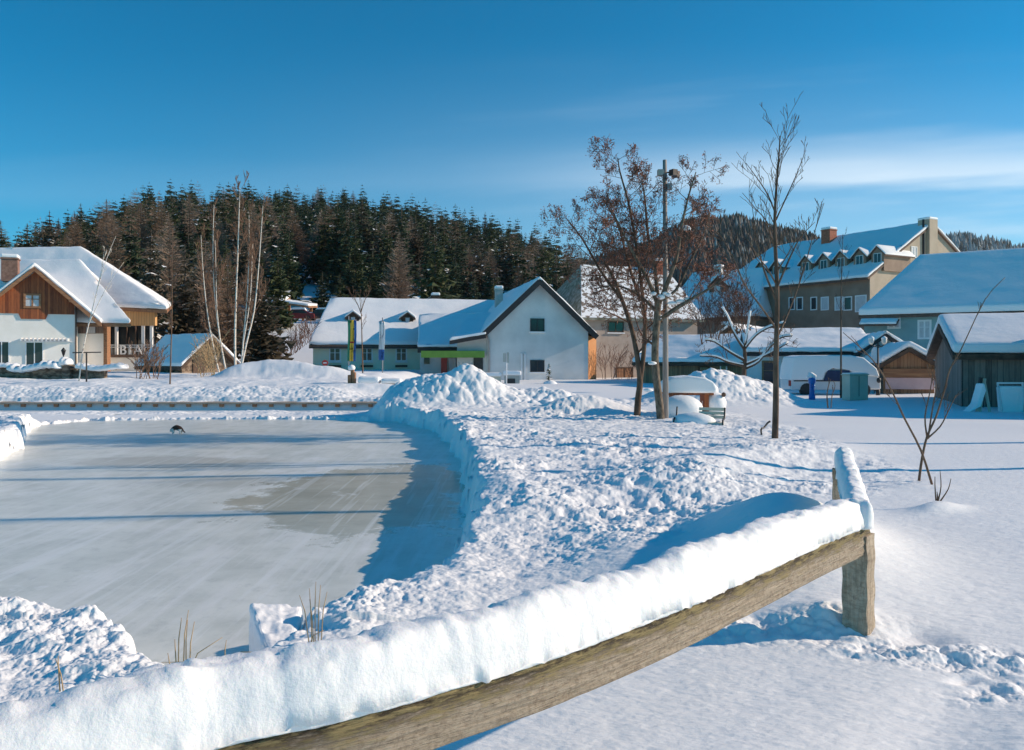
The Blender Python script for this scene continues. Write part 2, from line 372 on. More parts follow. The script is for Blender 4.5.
# ------------------------------------------------------------------ numpy noise
def _h(ix, iy, s=0):
    n = (ix.astype(np.int64)*374761393 + iy.astype(np.int64)*668265263 + s*1442695041) & 0xffffffff
    n = ((n ^ (n >> 13))*1274126177) & 0xffffffff
    return ((n ^ (n >> 16)) & 0xffffff)/float(0xffffff)
def vnoise(x, y, s=0):
    ix = np.floor(x); iy = np.floor(y); fx = x-ix; fy = y-iy; fx = fx*fx*(3-2*fx); fy = fy*fy*(3-2*fy)
    a = _h(ix, iy, s); b = _h(ix+1, iy, s); c_ = _h(ix, iy+1, s); d_ = _h(ix+1, iy+1, s)
    return (a*(1-fx)+b*fx)*(1-fy)+(c_*(1-fx)+d_*fx)*fy
def fbm(x, y, o=4, s=0):
    r = 0; a = .5
    for i in range(o): r = r+a*(vnoise(x*2**i+i*17.3, y*2**i-i*9.1, s+i)-.5); a *= .55
    return r
def lumps(x, y, s=0):
    """rounded clods: 1 at a clod's crown, 0 between clods"""
    ix = np.floor(x); iy = np.floor(y); best = np.zeros_like(x)
    for dx in (-1, 0, 1):
        for dy in (-1, 0, 1):
            cx = ix+dx; cy = iy+dy
            px = cx+_h(cx, cy, s); py = cy+_h(cx, cy, s+5); r = .35+.55*_h(cx, cy, s+9)
            q = 1-((x-px)**2+(y-py)**2)/(r*r)
            best = np.maximum(best, np.sqrt(np.maximum(q, 0))*r)
    return best
def sstep(a, b, x):
    t = np.clip((x-a)/(b-a), 0, 1); return t*t*(3-2*t)
def sdf(poly, x, y):
    """signed distance to a closed outline, negative inside"""
    d = np.full(x.shape, 1e9); ins = np.zeros(x.shape, bool); k = len(poly)
    for i in range(k):
        ax_, ay_ = poly[i]; bx_, by_ = poly[(i+1) % k]
        ex, ey = bx_-ax_, by_-ay_; t = np.clip(((x-ax_)*ex+(y-ay_)*ey)/(ex*ex+ey*ey), 0, 1)
        d = np.minimum(d, (x-ax_-t*ex)**2+(y-ay_-t*ey)**2)
        c_ = ((ay_ > y) != (by_ > y)); xx = (bx_-ax_)*(y-ay_)/((by_-ay_) if by_ != ay_ else 1e-9)+ax_
        ins ^= (c_ & (x < xx))
    d = np.sqrt(d); return np.where(ins, -d, d)
def G(x, y, cx, cy, sx, sy, rot=0, p=2):
    c_, s_ = math.cos(rot), math.sin(rot); a = ((x-cx)*c_+(y-cy)*s_)/sx; b = (-(x-cx)*s_+(y-cy)*c_)/sy
    return np.exp(-(a*a+b*b)**(p/2))
def pw(u, v, z=0.):
    D = (CZ-z)*F/(v-VH); return ((u-UC)/F*D, D)

ICE = -.43
pond = [pw(u, v, ICE) for u, v in ((26,445),(27,433),(45,425),(90,421),(200,419.5),(310,419.5),(395,422),(432,432),(448,445),(457,462),(460,480),(461,496))]
pond += [(lambda q: (q[0]-.28, q[1]+.10))(pw(u, v, -.02)) for u, v in ((484,516),(464,545),(436,574),(398,592),(350,606))]
pond += [(-1.45,5.42),(-1.52,4.85),(-1.56,4.42)]
pond += [pw(u, v, -.03) for u, v in ((180,664),(168,640),(150,620),(110,609),(60,600),(0,597))]
pond += [(-7,6.1),(-16,8),(-26,14),(-19,18),(-14.8,17.6),pw(0,462,ICE)]
# profiles of the hills as seen from the pond: (u, height)
H1u = [-600,-200,0,60,150,250,350,450,540,580,620,700,800,2200]; H1z = [10,22,33,47,59,60,57,52,41,31,21,10,2,0]
H2u = [-900,300,560,600,650,690,740,800,850,900,1000,1400,2400]; H2z = [40,50,76,84,96,117,119,105,94,84,66,60,40]
H3u = [-2000,780,850,905,940,965,1000,1024,1100,1500,3000]; H3z = [60,130,175,200,224,232,216,205,190,170,60]

def height(x, y, detail=True):
    yy_ = np.maximum(y, 1.); r = x/yy_; u = UC+F*r
    z = np.zeros_like(x)
    # distant ground and hills
    left = sstep(-.02, -.2, r)
    z = z+6.3*left*sstep(72, 100, y)
    foot = 6.3*left
    h1 = np.interp(u, H1u, H1z)
    t = np.clip((y-104)/226., 0, 1)
    z = z+np.maximum(h1-foot, 0)*(t**1.1)*sstep(100, 125, y)-np.maximum(h1-foot, 0)*.35*sstep(330, 520, y)
    h2 = np.interp(u, H2u, H2z); z = np.maximum(z, h2*sstep(360, 700, y)-6)*(y > 75)+z*(y <= 75)
    z = z-h2*.4*sstep(720, 1100, y)
    h3 = np.interp(u, H3u, H3z); z = np.where(y > 750, np.maximum(z, h3*sstep(900, 1600, y)), z)
    z = z+fbm(x/40, y/40, 3, 3)*6*sstep(130, 300, y)
    # low ground rising behind the pond on the left
    lf = sstep(-5.2, -8.0, x)*sstep(31.2, 31.9, y)
    near = y < 76
    bank = lf*(.42*sstep(31.6, 33.4, y)+.25*sstep(34, 37.5, y)+.55*sstep(40, 47, y)*0)
    z = z+bank*sstep(76, 70, y)
    z = np.where((x < -4.2) & (y > 23.5) & (y < 30.98), -.40*sstep(23.5, 25, y)*sstep(-4.2, -5.0, x)+z*(1-sstep(-4.2, -5.0, x)), z); z = np.where((x < -4.2) & (y > 30.98) & (y < 31.9), -.10, z)
    # heaps of cleared snow
    M1 = .86*G(x, y, -2.75, 28.2, 2.0, 1.6, 0, 3.2)+.2*G(x, y, -1.7, 27.8, .9, 1.0)
    z = z+M1
    z = z+.50*G(x, y, .8, 28.2, 2.8, 1.3, 0, 2)+.35*G(x, y, -1.0, 27.6, .8, .8)
    z = z+.52*G(x, y, 2.2, 24.4, 1.3, .75, .1)
    z = z+1.0*G(x, y, 6.9, 29.0, 1.7, 1.5, 0, 2)+.62*G(x, y, 9.0, 29.2, 1.5, 1.3, 0, 2)
    z = z+.9*G(x, y, -12.6, 43.0, 2.3, 1.8, 0, 2.6)+.5*G(x, y, -9.6, 41.5, 1.8, 1.2)+.35*G(x, y, -14.6, 42.0, .9, 1)
    z = z+.5*G(x, y, -5.4, 35, 1.6, .7)*1.
    z = z+sstep(33, 35, y)*sstep(62, 50, y)*sstep(-4, -6, x)*(fbm(x/3., y/3., 4, 55)*.34)+.10*fbm(x/.6, y/.6, 4, 56)*sstep(33.5, 34.5, y)*sstep(48, 44, y)*sstep(-4, -6, x)
    # broad swales and drifts of the open snow
    op = sstep(.0, 2.5, x)*sstep(45, 30, y)
    z = z+(fbm(x/5.5, y/5.5, 2, 21)*.22)*sstep(3, 7, y)*sstep(-1, 1.5, x)*sstep(60, 40, y)
    z = z+.46*G(x, y, 2.35, 6.9, .70, 1.25, -.3)+.10*G(x, y, 1.0, 5.9, .6, .9)
    z = z+.10*G(x, y, 1.95, 4.95, .32, .22, .3)-.05*G(x, y, 2.42, 4.72, .16, .13)
    z = z+.13*G(x, y, 3.35, 3.15, .45, 2.3, -.9)-.05*G(x, y, 1.6, 3.2, .25, 1.2, -.75)
    z = z+.09*G(x, y, 4.5, 8.45, .35, .16, .5)+.03*G(x, y, 5.2, 10.2, .4, .3)
    z = z+.10*G(x, y, .3, 9.2, .5, 2.4, .25)-.13*G(x, y, 1.1, 8.6, .7, 2.4, -.62)+.26*G(x, y, 2.3, 10.5, .8, 2.6, -.55)+.2*G(x, y, 4.6, 13.5, .9, 2.2, -.8)
    # trodden and thrown-out snow: where the surface is rough
    d = sdf(pond, x, y); wob_ = fbm(x*1.3, y*1.3, 3, 5)*.5+fbm(x*6, y*6, 2, 6)*.16
    if not detail: return z
    edge = 5.4+np.clip((y-9.6)*.13, -.8, 1.6)+fbm(x/1.2, y/1.2, 3, 31)*1.6
    rough = sstep(.5, -.5, x-edge)*sstep(0, 1., (y-4.9-.98*x)*.7+fbm(x/.6, y/.6, 2, 8)*.7)*sstep(26, 23.5, y)
    rough = np.maximum(rough, sstep(-1.2, -1.6, x)*sstep(7.5, 6.5, y))
    rough = np.maximum(rough, sstep(-8.5, -9.5, x)*sstep(9, 11, y)); rough = np.where(y > 26, 0, rough)
    pile = np.clip(M1*1.2, 0, 1)+np.clip(G(x, y, .8, 27.6, 3.4, 1.6, 0, 3)+G(x, y, 7.6, 28.6, 3.2, 1.5, 0, 3), 0, 1)
    pile = pile+.55*sstep(-4.2, -4.8, x)*sstep(28.4, 28.9, y)*sstep(30.7, 30.45, y)+.75*sstep(-4.6, -5.2, x)*sstep(31.15, 31.6, y)*sstep(34.2, 33.2, y)+.7*G(x, y, -3.4, 24, 2.6, 2.2, 0, 4)
    pile = np.clip(pile, 0, 1)*(np.abs(y-30.9) > .35 if False else 1.)
    pm_ = sstep(-.12, .16, fbm(x/.5, y/.5, 3, 88)); a1 = pm_*.022*lumps(x/.085, y/.085, 2)+.17*fbm(x/1.1, y/1.1, 6, 4)+.12*fbm(x/.19, y/.19, 6, 14)+(.3+.7*pm_)*.013*lumps(x/.035, y/.035, 7)+.05*np.maximum(lumps(x/.45, y/.45, 19)-.62, 0)*3*sstep(.0, .15, fbm(x/1.3, y/1.3, 2, 20))
    patch = .55+.6*sstep(-.15, .2, fbm(x/1.7, y/1.7, 2, 77))
    z = z+rough*a1*patch
    a2 = .10*lumps(x/.50, y/.50, 11)+.10*lumps(x/.20, y/.20, 12)+.50*fbm(x/.8, y/.8, 6, 13)+.04
    far_ = (x < -4.4) & (y > 27); a2 = np.where(far_, .05*lumps(x/.3, y/.3, 11)+.06*lumps(x/.13, y/.13, 12)+.40*fbm(x/.9, y/.9, 6, 13)+.06, a2)
    z = z+pile*.75*(a2-.05)
    # footprints beside the corner post
    fp = np.clip(G(x, y, 2.4, 4.45, .62, .2, -.15, 3)+G(x, y, 1.5, 4.8, .7, .16, .1)+.8*G(x, y, 2.5, 4.0, .3, .12, .2), 0, 1)
    z = z+fp*(.03*lumps(x/.10, y/.10, 41)-.02+.13*fbm(x/.17, y/.15, 5, 42))
    for fx, fy in ((2.75,4.45),(3.0,4.32),(2.35,4.15),(2.62,4.02),(2.95,4.0),(3.25,4.2)):
        z = z-.03*G(x, y, fx, fy, .10, .035, .4, 2)+.012*G(x, y, fx-.1, fy-.06, .06, .03)
    # smooth wind ripple elsewhere
    z = z+(1-rough)*sstep(22, 10, y)*(.009*fbm(x/.09, y/.045, 3, 51)+.006*fbm(x/.35, y/.2, 2, 52))
    # shore of the pond
    dd = d+wob_*sstep(3.5, 5, y)*.55
    dd = dd-.14*(lumps(x/.30, y/.30, 66)-.3)*sstep(5, 8, y)-.05*(lumps(x/.12, y/.12, 67)-.3)-.10*fbm(x/.15, y/.15, 3, 69)
    rim = .05*np.exp(-((dd-.45)/.35)**2)*(y > 5)
    wdt = np.where((x > -4) & (y > 6.5), .30, .20)
    if_ = sstep(0, 1, np.clip(dd/wdt, 0, 1))
    land = z+rim*(.6+1.2*np.abs(fbm(x*1.1, y*1.1, 2, 9)))
    z = np.where(dd < wdt, (ICE-.07)*(1-if_)+land*if_+if_*(1-if_)*(.5*lumps(x/.2, y/.2, 66)+.25*lumps(x/.09, y/.09, 67)+.6*fbm(x/.3, y/.3, 3, 68)), land)
    # the cut snow block at the near shore, its flat side to the left
    return z
# ------------------------------------------------------------------ ground
def grid_mesh(name, X, Y, Z, mat, kind='structure', smooth=True):
    R, C_ = X.shape; me = bpy.data.meshes.new(name)
    nv = R*C_; co = np.empty((nv, 3), np.float32); co[:, 0] = X.ravel(); co[:, 1] = Y.ravel(); co[:, 2] = Z.ravel()
    i = np.arange(R-1)[:, None]*C_+np.arange(C_-1)[None, :]
    q = np.stack([i, i+1, i+1+C_, i+C_], -1).reshape(-1, 4).astype(np.int32); nf = len(q)
    me.vertices.add(nv); me.vertices.foreach_set('co', co.ravel())
    me.loops.add(nf*4); me.loops.foreach_set('vertex_index', q.ravel())
    me.polygons.add(nf); me.polygons.foreach_set('loop_start', np.arange(0, nf*4, 4, dtype=np.int32))
    me.polygons.foreach_set('use_smooth', np.full(nf, smooth))
    me.update(calc_edges=True); me.materials.append(M[mat])
    o = bpy.data.objects.new(name, me); COL.objects.link(o); o['kind'] = kind; return o

k_ = np.concatenate([np.linspace(1900, 410, 70, endpoint=False), np.arange(410, 17.6, -.5)])
rows = [1320/k_[0]]
def gap_(q): return .045 if 24 < q < 34 else .09 if q < 37 else .4
for a in 1320/k_[1:]:
    while a-rows[-1] > gap_(rows[-1]): rows.append(rows[-1]+gap_(rows[-1]))
    if a > rows[-1]+1e-4: rows.append(a)
rows = np.array([-25, -12, -6, -3, -1.5, -.7, -.2, .1, .3, .5]+[q for q in rows if q < 75.9]+[76.0])
cols = np.concatenate([np.linspace(-2.2, -.72, 60, endpoint=False), np.linspace(-.72, .72, 1180, endpoint=False), np.linspace(.72, 2.2, 61)])
Y = np.repeat(rows[:, None], len(cols), 1); wd = np.where(rows > 5, rows, np.sqrt(np.minimum(rows, 5)**2+1.0*sstep(5, 1, rows)))
X = wd[:, None]*cols[None, :]
Z = height(X, Y)
snow_ground = grid_mesh('snow_ground', X, Y, Z, 'snow')
r2 = np.concatenate([np.arange(76, 130, 2.0), np.arange(130, 420, 6.), np.arange(420, 2600, 40.)])
c2_ = np.linspace(-2.2, 2.2, 260)
Y2 = np.repeat(r2[:, None], len(c2_), 1); X2 = Y2*c2_[None, :]; Z2 = height(X2, Y2, False); Z2[0] -= .03
hills = grid_mesh('hills', X2, Y2, Z2, 'snow')
def gz(x, y, detail=False):
    return float(height(np.array([float(x)]), np.array([float(y)]), detail)[0])

mb = MB(); n_ = 40
mb.add([(x, y, ICE) for x in (-40, 4) for y in (3.2, 30.6)], [(0, 2, 3, 1)])
ice = mb.build('pond_ice', 'ice'); ice['kind'] = 'structure'

# cut block of snow with a flat side, and crumbs of snow on the near ice
a = pw(249, 607, .0); b_ = pw(297, 622, -.02)
ol = []
A = Vector((a[0], a[1])); B = Vector((-1.44, 4.66)); Cc = Vector((-1.30, 4.72)); Dd = Vector((-1.42, 5.42))
for p, q in ((A, B), (B, Cc), (Cc, Dd), (Dd, A)):
    for i in range(8): ol.append(tuple(p.lerp(q, i/8)))
mb = MB(); bp = [A, B, Cc, Dd]; mb.add([(p.x, p.y, ICE-.05) for p in bp]+[(p.x, p.y, z_) for p, z_ in zip(bp, (.03, -.06, -.05, -.02))], [(0,3,2,1),(4,5,6,7),(0,1,5,4),(1,2,6,5),(2,3,7,6),(3,0,4,7)])
so2_ = soften(mb.build('snow_block', 'snow'), .025, 5, .05, .11); tag(so2_, 'cut block of snow with a flat shaded side at the near edge of the ice', 'snow block')

# ------------------------------------------------------------------ the snow-capped rail fence in front
top = [(2.14,4.775),(1.68,4.28),(1.16,3.71),(.64,3.14),(.16,2.68),(-.2,2.39),(-.47,2.2),(-.75,2.05),(-1.15,1.79),(-1.75,1.42),(-2.6,.93)]
def resample(pts, step):
    out = []; pts = [Vector(p) for p in pts]
    # Catmull-Rom
    for i in range(len(pts)-1):
        p0 = pts[max(i-1, 0)]; p1 = pts[i]; p2 = pts[i+1]; p3 = pts[min(i+2, len(pts)-1)]
        n = max(2, int((p2-p1).length/step))
        for j in range(n):
            t = j/n; out.append(.5*((2*p1)+(-p0+p2)*t+(2*p0-5*p1+4*p2-p3)*t*t+(-p0+3*p1-3*p2+p3)*t**3))
    out.append(pts[-1]); return out
def rail_mesh(path, ztop, h, w, rng, zfun=None):
    """timber rail along a plan path whose right-hand face is the front; UV: metres along, metres up"""
    pts = resample(path, .02); prof = []
    nn = 16
    for i in range(nn): prof.append((0, -h+h*i/(nn-1)*.9))
    prof += [(-.012, -.008), (-.035, 0), (-w*.5, .004), (-w+.02, 0), (-w, -.02), (-w, -h+.01), (-w+.01, -h), (-.012, -h-.004)]
    vs = []; fs = []; uv = []; k = len(prof); s = 0
    rr = [(rng.random()*9, rng.random()*9) for _ in range(3)]
    xs = np.array([i*.02 for i in range(len(pts))])
    wav = fbm(xs/.35+3, xs*0+1, 3, 61); ed = fbm(xs/.05, xs*0+2, 4, 62)
    for i, p in enumerate(pts):
        d = (pts[min(i+1, len(pts)-1)]-pts[max(i-1, 0)]).normalized(); nr = Vector((-d.y, d.x))  # left of travel = front (travel runs to the left)
        if i: s += (p-pts[i-1]).length
        zt = ztop if zfun is None else ztop+zfun(s)
        for j, (a, zz) in enumerate(prof):
            q = wav[i]*.012+(ed[i]*.028*max(0, 1-abs(zz)/.045))
            g = .003*math.sin(zz*140+wav[i]*14)
            vs.append((p.x+nr.x*(a+g+(q*.6 if a > -.05 else 0)), p.y+nr.y*(a+g+(q*.6 if a > -.05 else 0)), zt+zz+q*.7)); uv.append((s, -zz if False else h+zz+0.0))
    m_ = len(pts)
    for i in range(m_-1):
        for j in range(k): fs.append((i*k+j, i*k+(j+1)%k, (i+1)*k+(j+1)%k, (i+1)*k+j))
    fs += [tuple(range(k-1, -1, -1)), tuple((m_-1)*k+j for j in range(k))]
    me = bpy.data.meshes.new('rail'); me.from_pydata(vs, [], fs); me.materials.append(M['rail'])
    ul = me.uv_layers.new(name='uv')
    for lp in me.loops: ul.data[lp.index].uv = uv[lp.vertex_index]
    for p in me.polygons: p.use_smooth = len(p.vertices) == 4
    import bmesh
    bm = bmesh.new(); bm.from_mesh(me); bmesh.ops.recalc_face_normals(bm, faces=bm.faces); bm.to_mesh(me); bm.free()
    return me
fence = thing('rail_fence', 'weathered timber rail fence under a thick cap of snow in the foreground', 'fence', (2.1, 4.8, 0))
def put(me, name, parent):
    o = bpy.data.objects.new(name, me); COL.objects.link(o); o.parent = parent
    if parent is not None: o.matrix_parent_inverse = Matrix.Translation(-parent.location)
    return o
r1 = put(rail_mesh(top, .665, .172, .11, random.Random(3)), 'rail', fence)
P2 = [(3.04, 7.45), (2.67, 6.5), (2.33, 5.6), (2.07, 4.93)]
me2 = rail_mesh([(q[0], q[1]) for q in P2[::-1]], .665, .17, .09, random.Random(5))
# travel away from the camera puts its front on the left: shift so the timber sits under the cap
r2o = put(me2, 'rail', fence)
def post(x, y, ang, z0, z1, w, d):
    """square post: w across the face that looks back along the rail, d deep; its near right corner at x,y"""
    mb = MB(); R = Matrix.Rotation(ang, 3, 'Z'); n = 24; vs = []; fs = []; k = 8
    prof = [(0,0),(-w*.5,.002),(-w,0),(-w-.004,.01),(-w,d),(-w*.5,d),(0,d),(.003,d*.5)]
    for i in range(n+1):
        z = z0+(z1-z0)*i/n
        for (a, b) in prof:
            q = .0025*math.sin(z*31+a*60)+.0015*rnd.random(); p = R@Vector((a+q, b+q, 0)); vs.append((x+p.x, y+p.y, z))
    for i in range(n):
        for j in range(k): fs.append((i*k+j, i*k+(j+1)%k, (i+1)*k+(j+1)%k, (i+1)*k+j))
    fs += [tuple(range(k-1, -1, -1)), tuple(n*k+j for j in range(k))]
    me = bpy.data.meshes.new('post'); me.from_pydata(vs, [], fs); me.materials.append(M['rail'])
    ul = me.uv_layers.new(name='uv')
    for lp in me.loops:
        v_ = me.vertices[lp.vertex_index].co; ul.data[lp.index].uv = (v_.z+3.3, (v_.x-x)*.6-.12)
    for p in me.polygons: p.use_smooth = False
    return me
# local x along the wide face (towards the right), y along the narrow face (away)
ang = math.atan2(-.68, .73)
put(post(2.085, 4.70, ang, -.3, .60, .145, .13), 'post', fence)
put(post(3.08, 7.36, math.atan2(-.35, .94), -.2, .62, .12, .12), 'post', fence)

def snow_cap(path, base, wid, hgt, rng, seed, front, off=.085):
    pts = resample(path, .012); m_ = len(pts); vs = []; k = 34
    xs = np.array([i*.012 for i in range(m_)]); 
    S, J = np.meshgrid(xs, np.arange(k), indexing='ij')
    n1 = fbm(S/.26, J*.022/.10, 3, seed); n2 = fbm(S/.06, J*.022/.03, 3, seed+3); n3 = fbm(S/.03, J*.022/.03, 3, seed+6)
    rag = fbm(xs/.055, xs*0+3, 4, seed+12); rag2 = fbm(xs/.35, xs*0+7, 2, seed+15)
    lowf = fbm(xs/.8, xs*0, 1, seed+9)*1.1
    for i, p in enumerate(pts):
        d = (pts[min(i+1, m_-1)]-pts[max(i-1, 0)]).normalized(); nr = Vector((-d.y, d.x))
        s = i/(m_-1)
        h_ = (hgt(i*.012) if callable(hgt) else hgt)*(1+.42*lowf[i]); w_ = wid*(1+.2*lowf[i])
        e0 = min(1, (i*.012)/.10+.12); e1_ = min(1, ((m_-1-i)*.012)/.12+.05); ee = math.sqrt(min(e0, e1_)) if front != 'none' else 1
        for j in range(k):
            t = j/(k-1)*2*math.pi; ct, st = math.cos(t), math.sin(t)
            # squashed round section, flat underneath
            a = math.copysign(abs(ct)**.8, ct)*w_/2; zz = (max(st, 0)**.72)*h_ if st > 0 else st*.022
            q = 1+.34*n1[i][j]+.17*n2[i][j]+.07*n3[i][j]
            a *= (1+.30*n1[i][j]+.12*n2[i][j]+.06*n3[i][j])*(.3+.7*ee)
            fz = max(0, 1-abs(((t+.25) % (2*math.pi))-.25)/.42)*(.035*rag[i]+.05*rag2[i])
            vs.append((p.x+nr.x*(a-off), p.y+nr.y*(a-off), base+zz*q*ee-.004+fz))
    fs = [(i*k+j, i*k+(j+1)%k, (i+1)*k+(j+1)%k, (i+1)*k+j) for i in range(m_-1) for j in range(k)]
    fs += [tuple(range(k-1, -1, -1)), tuple((m_-1)*k+j for j in range(k))]
    me = bpy.data.meshes.new('snow_cap'); me.from_pydata(vs, [], fs); me.materials.append(M['capsnow'])
    for p in me.polygons: p.use_smooth = True
    import bmesh
    bm = bmesh.new(); bm.from_mesh(me); bmesh.ops.recalc_face_normals(bm, faces=bm.faces); bm.to_mesh(me); bm.free()
    return me
def h1f(s): return .175+.02*math.exp(-((s-.9)/.35)**2)-.03*math.exp(-((s-.2)/.15)**2)
put(snow_cap([(2.16,4.79)]+top[1:], .665, .185, h1f, rnd, 71, 'y'), 'snow_cap', fence)
def h2f(s): return .165-.02*s/3
put(snow_cap([(1.98,4.68),(2.07,4.9),(2.34,5.6),(2.68,6.5),(3.08,7.55)], .665, .16, h2f, rnd, 81, 'y', .045), 'snow_cap', fence)

# ------------------------------------------------------------------ vegetation
def grow(mb, p, d, length, r, lvl, rng, spread=.6, up=.25, taper=.3, kids=(4, 4, 3), minr=.004, leaf=None, seg=5, mi=0, bare=.25, sides=None):
    pts = [p.copy()]; rad = [r]; d = d.normalized()
    for i in range(seg):
        d = (d+Vector((rng.gauss(0, .09), rng.gauss(0, .09), rng.gauss(0, .05)+up*.12))).normalized()
        pts.append(pts[-1]+d*length/seg); rad.append(max(minr, r*(1-(1-taper)*(i+1)/seg)))
    mb.tube(pts, rad, sides or (7 if r > .04 else 5 if r > .015 else 3), mi, cap=lvl == 0)
    if lvl < len(kids):
        k = kids[lvl]
        for j in range(k):
            t = bare+(1-bare)*(j+rng.random())/k; t = min(t, .97); q = t*seg; i = int(q); f = q-i
            pp = pts[i].lerp(pts[min(i+1, seg)], f); dd = (pts[min(i+1, seg)]-pts[i]).normalized()
            a = rng.random()*2*math.pi; side = dd.cross(Vector((math.cos(a), math.sin(a), .1))).normalized()
            nd = (dd*(1-spread)+side*spread+Vector((0, 0, up))).normalized()
            rr = max(minr, (rad[i])*(.45+.15*rng.random()))
            grow(mb, pp, nd, length*(.42+.25*rng.random())*(1.15-.5*t), rr, lvl+1, rng, spread, up, taper, kids, minr, leaf, max(3, seg-1), mi, .15)
    elif leaf:
        for j in range(leaf[0]):
            pp = pts[rng.randint(1, len(pts)-1)]+Vector((rng.gauss(0, .03), rng.gauss(0, .03), rng.gauss(0, .03)))
            s = leaf[1]*(.6+.8*rng.random()); a = Vector((rng.gauss(0,1), rng.gauss(0,1), rng.gauss(0,1))).normalized(); b = a.orthogonal().normalized()
            leaf[2].add([pp, pp+a*s+b*s*.5, pp+a*s*1.6, pp+a*s-b*s*.5], [(0, 1, 2, 3)])

def leafy(): q = MB(); q.keepn = True; return q
def limb_tree(name, label, loc, trunks, rng, kids=(5,4,3), spread=.55, up=.3, bark='bark', twig=None, leaf=None, snowy=0, group=None, cat='tree', minr=.005):
    root = thing(name, label, cat, loc, 0, group)
    tr = MB(); tr.keepn = True; cr = MB(); cr.keepn = True; lf = leafy()
    for pts, r0, r1_, spec in trunks:
        P_ = [Vector(p) for p in pts]; k = len(P_); rad = [r0+(r1_-r0)*i/(k-1) for i in range(k)]
        fine = resample3(P_, 3); rf = [r0+(r1_-r0)*i/(len(fine)-1) for i in range(len(fine))]
        tr.tube(fine, rf, 9)
        n, L0, t0, lv = spec
        for j in range(n):
            t = t0+(1-t0)*(j+rng.random()*.8)/n; q = t*(len(fine)-1); i = int(q); i = min(i, len(fine)-2)
            pp = fine[i].lerp(fine[i+1], q-i); dd = (fine[i+1]-fine[i]).normalized(); a = rng.random()*2*math.pi if spec[0] else 0
            side = dd.cross(Vector((math.cos(a), math.sin(a), .1))).normalized()
            grow(cr, pp, dd*(1-spread)+side*spread+Vector((0,0,up*.5)), L0*(1.1-.65*t)*(.75+.5*rng.random()), max(minr, rf[i]*.42), 0, rng, spread, up, .3, kids[:lv], minr, leaf and (leaf[0], leaf[1], lf))
    tr.build('trunk', bark, root); 
    if cr.v: cr.build('crown', twig or bark, root)
    if lf.v: lf.build('dead_leaves', 'deadleaf', root)
    return root
def resample3(pts, n):
    out = []
    for i in range(len(pts)-1):
        p0 = pts[max(i-1, 0)]; p1 = pts[i]; p2 = pts[i+1]; p3 = pts[min(i+2, len(pts)-1)]
        for j in range(n):
            t = j/n; out.append(.5*((2*p1)+(-p0+p2)*t+(2*p0-5*p1+4*p2-p3)*t*t+(-p0+3*p1-3*p2+p3)*t**3))
    out.append(pts[-1]); return out
def px(loc, D0, pts):
    """picture points (u,v[,extra depth]) of a thing standing at loc, made local to it"""
    L_ = Vector(loc); return [P(q[0], q[1], D0+(q[2] if len(q) > 2 else 0))-L_ for q in pts]

R1 = random.Random(21)
# rowan pair beside the mast
D = 22.3; loc = P(637, 416, D); loc.z -= .1
limb_tree('rowan_tree', 'forked tree with red brown dead leaves, left of the tall mast, its trunk leaning left', loc, [
    (px(loc, D, [(637,419),(638,400),(640,382),(638,362),(632,330,.2),(622,300,.4),(612,275,.4),(604,262,.4)]), .10, .04, (5, 1.5, .45, 3)),
    (px(loc, D, [(639,388),(643,360),(645,325),(642,290,-.3),(636,245,-.4),(629,205,-.3),(620,172,-.2),(618,158)]), .075, .012, (20, 1.5, .2, 3)),
    (px(loc, D, [(622,300,.4),(600,270,.6),(583,240,.7),(566,218,.7)]), .05, .012, (12, 1.2, .15, 3)),
    (px(loc, D, [(640,300),(628,262,.6),(618,225,.8),(600,195,.9)]), .05, .012, (11, 1.3, .15, 3)),
    ], R1, (5,4,3), .62, .12, 'bark', 'twigred', (2, .032), minr=.0055)
D = 21.6; loc = P(660, 419, D); loc.z -= .1
limb_tree('rowan_tree', 'thick lichen covered tree touching the tall mast, several limbs fanning out from its knobby fork', loc, [
    (px(loc, D, [(661,422),(659,400),(656,375),(655,350),(657,320),(658,298)]), .11, .09, (2, .6, .6, 2)),
    (px(loc, D, [(658,305),(648,280,-.2),(636,258,-.3),(624,235,-.3),(612,210,-.3)]), .065, .015, (11, 1.3, .25, 3)),
    (px(loc, D, [(658,303),(655,270,.3),(648,235,.5),(645,200,.5),(642,180,.5)]), .065, .014, (11, 1.3, .25, 3)),
    (px(loc, D, [(659,303),(668,282,-.2),(677,255,-.4),(682,225,-.4),(688,198,-.4),(696,172,-.3)]), .07, .014, (12, 1.4, .25, 3)),
    (px(loc, D, [(661,300),(676,290,.2),(690,262,.4),(703,235,.4),(712,205,.4)]), .05, .012, (9, 1.2, .25, 3)),
    (px(loc, D, [(662,318),(690,300,-.3),(712,287,-.5),(728,275,-.7)]), .06, .012, (7, 1.0, .3, 3)),
    (px(loc, D, [(657,312),(640,296,.3),(618,286,.4),(596,288,.5)]), .05, .010, (8, 1.0, .3, 3)),
    ], R1, (5,4,3), .62, .12, 'barkmoss', 'twigred', (2, .032), minr=.0055)
for o_ in bpy.data.objects:
    pass
# snow lodged in the fork
mb = MB(); c_ = P(661, 297, 21.4)
root_b = [o for o in bpy.data.objects if o.get('label', '').startswith('thick lichen')][0]
for dx, dz, s in ((0,0,.12),(.2,.06,.09),(-.2,.09,.09),(.1,.10,.07)):
    mb = MB(); mb.ell(c_-root_b.location+Vector((dx,0,dz)), (s,s*.8,s*.6), 9, 0, .15); mb.build('snow_clump', 'roofsnow', root_b)
for (u, v) in ((672,305),(680,303),(689,301),(652,365),(648,392)):
    mb = MB(); mb.ell(P(u, v, 21.45)-root_b.location+Vector((0,-.02,.05)), (.13,.09,.05), 8, 0, .2); mb.build('snow_clump', 'roofsnow', root_b)

